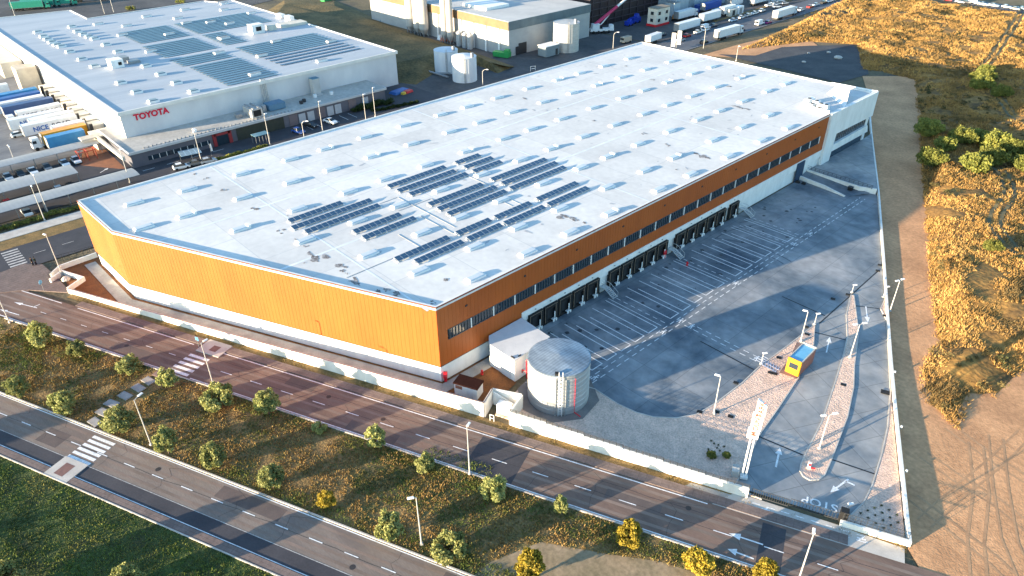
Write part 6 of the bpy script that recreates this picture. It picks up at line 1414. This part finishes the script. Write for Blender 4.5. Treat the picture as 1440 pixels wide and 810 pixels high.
# hedges
def hedge(label,x0,y0,x1,y1,wd,h,n,lm,seed):
    rng=np.random.default_rng(seed); a=np.array([x0,y0]); b=np.array([x1,y1]); L=np.linalg.norm(b-a); d=(b-a)/L; nn=np.array([-d[1],d[0]])
    t=thing('hedge',label,'hedge',(x0,y0,0)); k=int(L/0.9); pts=[]
    for i in range(k):
        c=d*(i+0.5)*L/k; hh=h*rng.uniform(0.6,1.1); m_=n//k; p=rng.normal(size=(m_,3)); p/=np.linalg.norm(p,axis=1)[:,None]; p*=rng.uniform(0.4,1,(m_,1))
        pts.append(np.stack([c[0]+nn[0]*rng.uniform(-.3,.3)*wd+p[:,0]*wd*0.5,c[1]+nn[1]*rng.uniform(-.3,.3)*wd+p[:,1]*wd*0.5,hh*0.5+p[:,2]*hh*0.5],1))
    tri_mesh('foliage',leaves(np.concatenate(pts),0.2,rng),lm,t)
hedge('long green hedge along the pale pavement beside the car shelters',-173.3,-20,-172.3,52,2.0,1.1,9000,leaf_bush,1)
hedge('yellow-green hedge at the roof edge before the annex entrance',-177.5,62,-177.0,76,1.6,1.0,3000,leaf_bush,2)
hedge('dark bushes under the two lamps at the annex end',-185.6,108,-184.6,121,2.6,1.7,4000,leaf_dark,3)
hedge('low green hedge right of the annex end',-181.5,112,-178.5,127,1.6,0.8,3000,leaf_dark,4)
for (u,v,lab) in ((180,14,'small green shrub behind the left of the factory back wall'),(250,4,'small green shrub behind the right of the factory back wall')): x,y=P2(u,v); hedge(lab,x,y,x+3,y+2,2.2,2.2,800,leaf_bush,int(u))
# grass: thin blades, far too many to count
def sample(poly,dens,rng,excl=()):
    poly=np.array(poly); lo,hi=poly.min(0),poly.max(0); n=int((hi[0]-lo[0])*(hi[1]-lo[1])*dens)
    p=rng.uniform(lo,hi,(n,2)); p=p[in_poly(p,poly)]
    for e in excl: p=p[~in_poly(p,np.array(e))]
    return p
def in_view(p):
    d=np.column_stack([p,np.zeros(len(p))])-np.array([0,0,CAM_H]); z=d@np.array(_fw); u=d@np.array(RT)/z*F_PX; v=d@np.array(UP)/z*F_PX
    return (z>0)&(abs(u)<790)&(abs(v)<470)
def vnoise(p,s,seed):
    return np.array([noise.noise((x*s+seed,y*s,seed*1.7)) for x,y in p])
def blades(p,z,h,wd,rng,per=3,lean=0.5):
    n=len(p); out=[]
    for k in range(per):
        a=rng.uniform(0,2*math.pi,n); hh=h*rng.uniform(0.5,1.3,n); off=rng.normal(0,0.12,(n,2))*(1+2*np.broadcast_to(wd,(n,)))[:,None]
        bx,by=p[:,0]+off[:,0],p[:,1]+off[:,1]; dx,dy=np.cos(a)*wd,np.sin(a)*wd; la=rng.uniform(0,2*math.pi,n); lx,ly=np.cos(la)*hh*lean,np.sin(la)*hh*lean
        v0=np.stack([bx-dx,by-dy,z-0.05],1); v1=np.stack([bx+dx,by+dy,z-0.05],1); v2=np.stack([bx+lx,by+ly,z+hh],1); out.append(np.stack([v0,v1,v2],1))
    return np.concatenate(out)
rng=np.random.default_rng(5)
def gmat(name,c1,c2,c3,scale): return mat(name,c1,c2,scale=scale,c3=c3,rough=0.85,detail=6,spec=0.1,fine=0.4,fscale=3,lo=0.36,hi=0.64)
g_field=gmat('straw',(0.48,0.30,0.105),(0.14,0.10,0.045),(0.36,0.21,0.07),0.10)
g_med=gmat('median_grass_blades',(0.38,0.24,0.09),(0.11,0.13,0.035),(0.26,0.17,0.06),0.20)
g_lawn=gmat('lawn_blades',(0.24,0.21,0.06),(0.07,0.085,0.025),(0.12,0.16,0.035),0.14)
p=sample(FIELD,5.2,rng); p=p[in_view(p)]; dist=np.hypot(p[:,0],p[:,1]); p=p[rng.uniform(0,1,len(p))<np.clip(150/dist,0.22,1.0)]; dist=np.hypot(p[:,0],p[:,1])
loop=[Vector(P2(*q,0.6)) for q in ((1400,240),(1408,250),(1414,264),(1416,280),(1408,296),(1398,310),(1394,326),(1402,340),(1416,356),(1440,372))]
loop2=[Vector(P2(*q,0.6)) for q in ((1440,12),(1425,40),(1408,64),(1395,84),(1380,100),(1390,125),(1402,140),(1420,165),(1450,190))]
fpm=MB(); lines=[]
for lp in (loop,loop2):
    for off in (-1.0,1.0):
        pr=None
        for i in range(len(lp)-1):
            d=(lp[i+1]-lp[i]).normalized(); n_=Vector((-d.y,d.x))*off; k=max(2,int((lp[i+1]-lp[i]).length/1.5))
            for j in range(k+1):
                q=lp[i].lerp(lp[i+1],j/k)+n_; w2_=Vector((-d.y,d.x))*0.35; zz=field_z(q.x,q.y)+0.16
                cur=[(*(q-w2_),zz),(*(q+w2_),zz)]
                if pr: fpm.add([pr[0],cur[0],cur[1],pr[1]],[(0,1,2,3)])
                pr=cur; lines.append((q.x,q.y))
structure('field_path',fpm,mat('field_path_earth',(0.14,0.115,0.06),(0.09,0.085,0.05),scale=0.6,rough=0.95,fine=0.3))
la=np.array(lines); keep=np.ones(len(p),bool)
for c_ in la: keep &= (np.abs(p-c_).max(1)>0.75)
p=p[keep]
vn=vnoise(p,0.16,4); p=p[vn>-0.32]; vn=vn[vn>-0.32]; dist=np.hypot(p[:,0],p[:,1])
z=np.array([field_z(x,y) for x,y in p]); dpoly=dist_poly(p,FIELD); z=-0.15+np.minimum(1,dpoly/4)*np.maximum(0.35,z+0.25)
o=tri_mesh('dry_grass',blades(p,z,0.28+0.40*np.clip(vn+0.25,0,1)+dist*0.0004,0.032+dist*0.00042,rng,4,0.7),g_field); o['kind']='stuff'
# low brown and olive scrub between the tufts
ps=sample(FIELD,0.10,rng); ps=ps[in_view(ps)]; vs_=vnoise(ps,0.045,31); ps=ps[vs_>0.0]
cl=[]
for (x,y) in ps:
    s=rng.uniform(0.35,1.1); q=rng.normal(size=(70,3)); q/=np.linalg.norm(q,axis=1)[:,None]; q*=rng.uniform(0.4,1,(70,1))*np.array([s,s,s*0.7]); cl.append(q+[x,y,field_z(x,y)+0.15])
o=tri_mesh('scrub',leaves(np.concatenate(cl),0.17,rng),leaf_mat('leaf_scrub',(0.15,0.115,0.045),(0.06,0.065,0.025),(0.10,0.08,0.035),0.12)); o['kind']='stuff'
def strip_grass(name,poly,dens,h,wd,m_,seed,lim=-0.3,nsc=0.3,excl=()):
    p=sample(poly,dens,rng,excl); p=p[in_view(p)]; vn=vnoise(p,nsc,seed); k=vn>lim; p=p[k]; vn=vn[k]
    o=tri_mesh(name,blades(p,np.full(len(p),-0.02),h*(0.7+0.9*np.clip(vn+0.3,0,1)),wd,rng,3,0.7),m_); o['kind']='stuff'; return len(p)
sand=[P2(*q) for q in ((690,790),(760,762),(850,778),(930,790),(1000,812),(1010,860),(700,860),(640,830))]
slab_zone=[P2(*q) for q in ((222,516),(240,532),(150,605),(118,597))]
print(strip_grass('median_grass',rrect(-118,44.1,24,57.3),13,0.20,0.075,g_med,8,-0.38,0.35,(sand,slab_zone)))
print(strip_grass('lawn_grass',rrect(-105,14,-45,35.2),14,0.16,0.07,g_lawn,3,-0.6,0.3))
print(strip_grass('verge_grass',rrect(-116,66.4,19,67.45),9,0.16,0.06,gmat('verge_blades',(0.30,0.20,0.07),(0.10,0.09,0.03),(0.2,0.14,0.05),0.4),6,-0.1,0.5))
b=MB(); b.sheet(sand,-0.024); structure('bare_patch',b,mat('bare_sand',(0.33,0.24,0.15),(0.20,0.155,0.09),scale=0.4,detail=8,rough=0.95,fine=0.25,fscale=2))
# green patches of fresh grass within the strip and small plants
for nm,poly,sd in (('fresh_grass',[P2(*q) for q in ((610,628),(690,655),(700,690),(650,690),(600,668),(560,650))],21),('fresh_grass',[P2(*q) for q in ((0,455),(60,490),(60,530),(0,520))],22),('fresh_grass',[P2(*q) for q in ((700,690),(800,722),(900,755),(1050,800),(1040,812),(880,775),(780,748),(700,712))],23),('fresh_grass',[P2(*q) for q in ((640,770),(720,800),(760,830),(660,830))],24),('fresh_grass',rrect(-72,55.2,22,57.2),25),('fresh_grass',rrect(-118,53.5,-97,57.2),26),('fresh_grass',rrect(-62,44.2,2,46.2),27),('fresh_grass',rrect(-45,49,-25,57),28)):
    strip_grass(nm,poly,16,0.16,0.07,g_lawn,sd,-0.35,0.4)
sp=None
def seedling(x,y,label,group):
    global sp
    if sp is None:
        sp=thing('seedling',label,'plant',(x,y,0.1),0,group); r_=np.random.default_rng(3); tri_mesh('foliage',leaves(r_.normal(0,0.07,(60,3))*[1,1,0.7]+[0,0,0.08],0.055,r_),leaf_dark,sp); return
    c=dup(sp,(x,y,0.1),random.uniform(0,6),label); c['group']=group
for r0 in range(4):
    for c0 in range(4):
        seedling(-14.4+0.40*r0+0.95*c0,70.3+1.0*r0-0.05*c0,'small dark seedling in the planted grid at the right gravel corner','seedlings in the right gravel corner')
for (u,v) in ((1000,621),(1004,625),(1010,627),(1008,631),(996,633),(1018,629),(1022,641),(1001,639),(1012,635)): seedling(*P2(u,v),'small dark seedling scattered on the open gravel','seedlings on the open gravel')
for (u,v,s) in ((1000,643,0.35),(1021,643,0.3)): 
    place_tree('b1',*P2(u,v),s,u,'dark shrub on the open gravel behind the stepped wall, %s of two'%('left' if u<1010 else 'right'),'shrubs on the gravel','shrub',0.1)
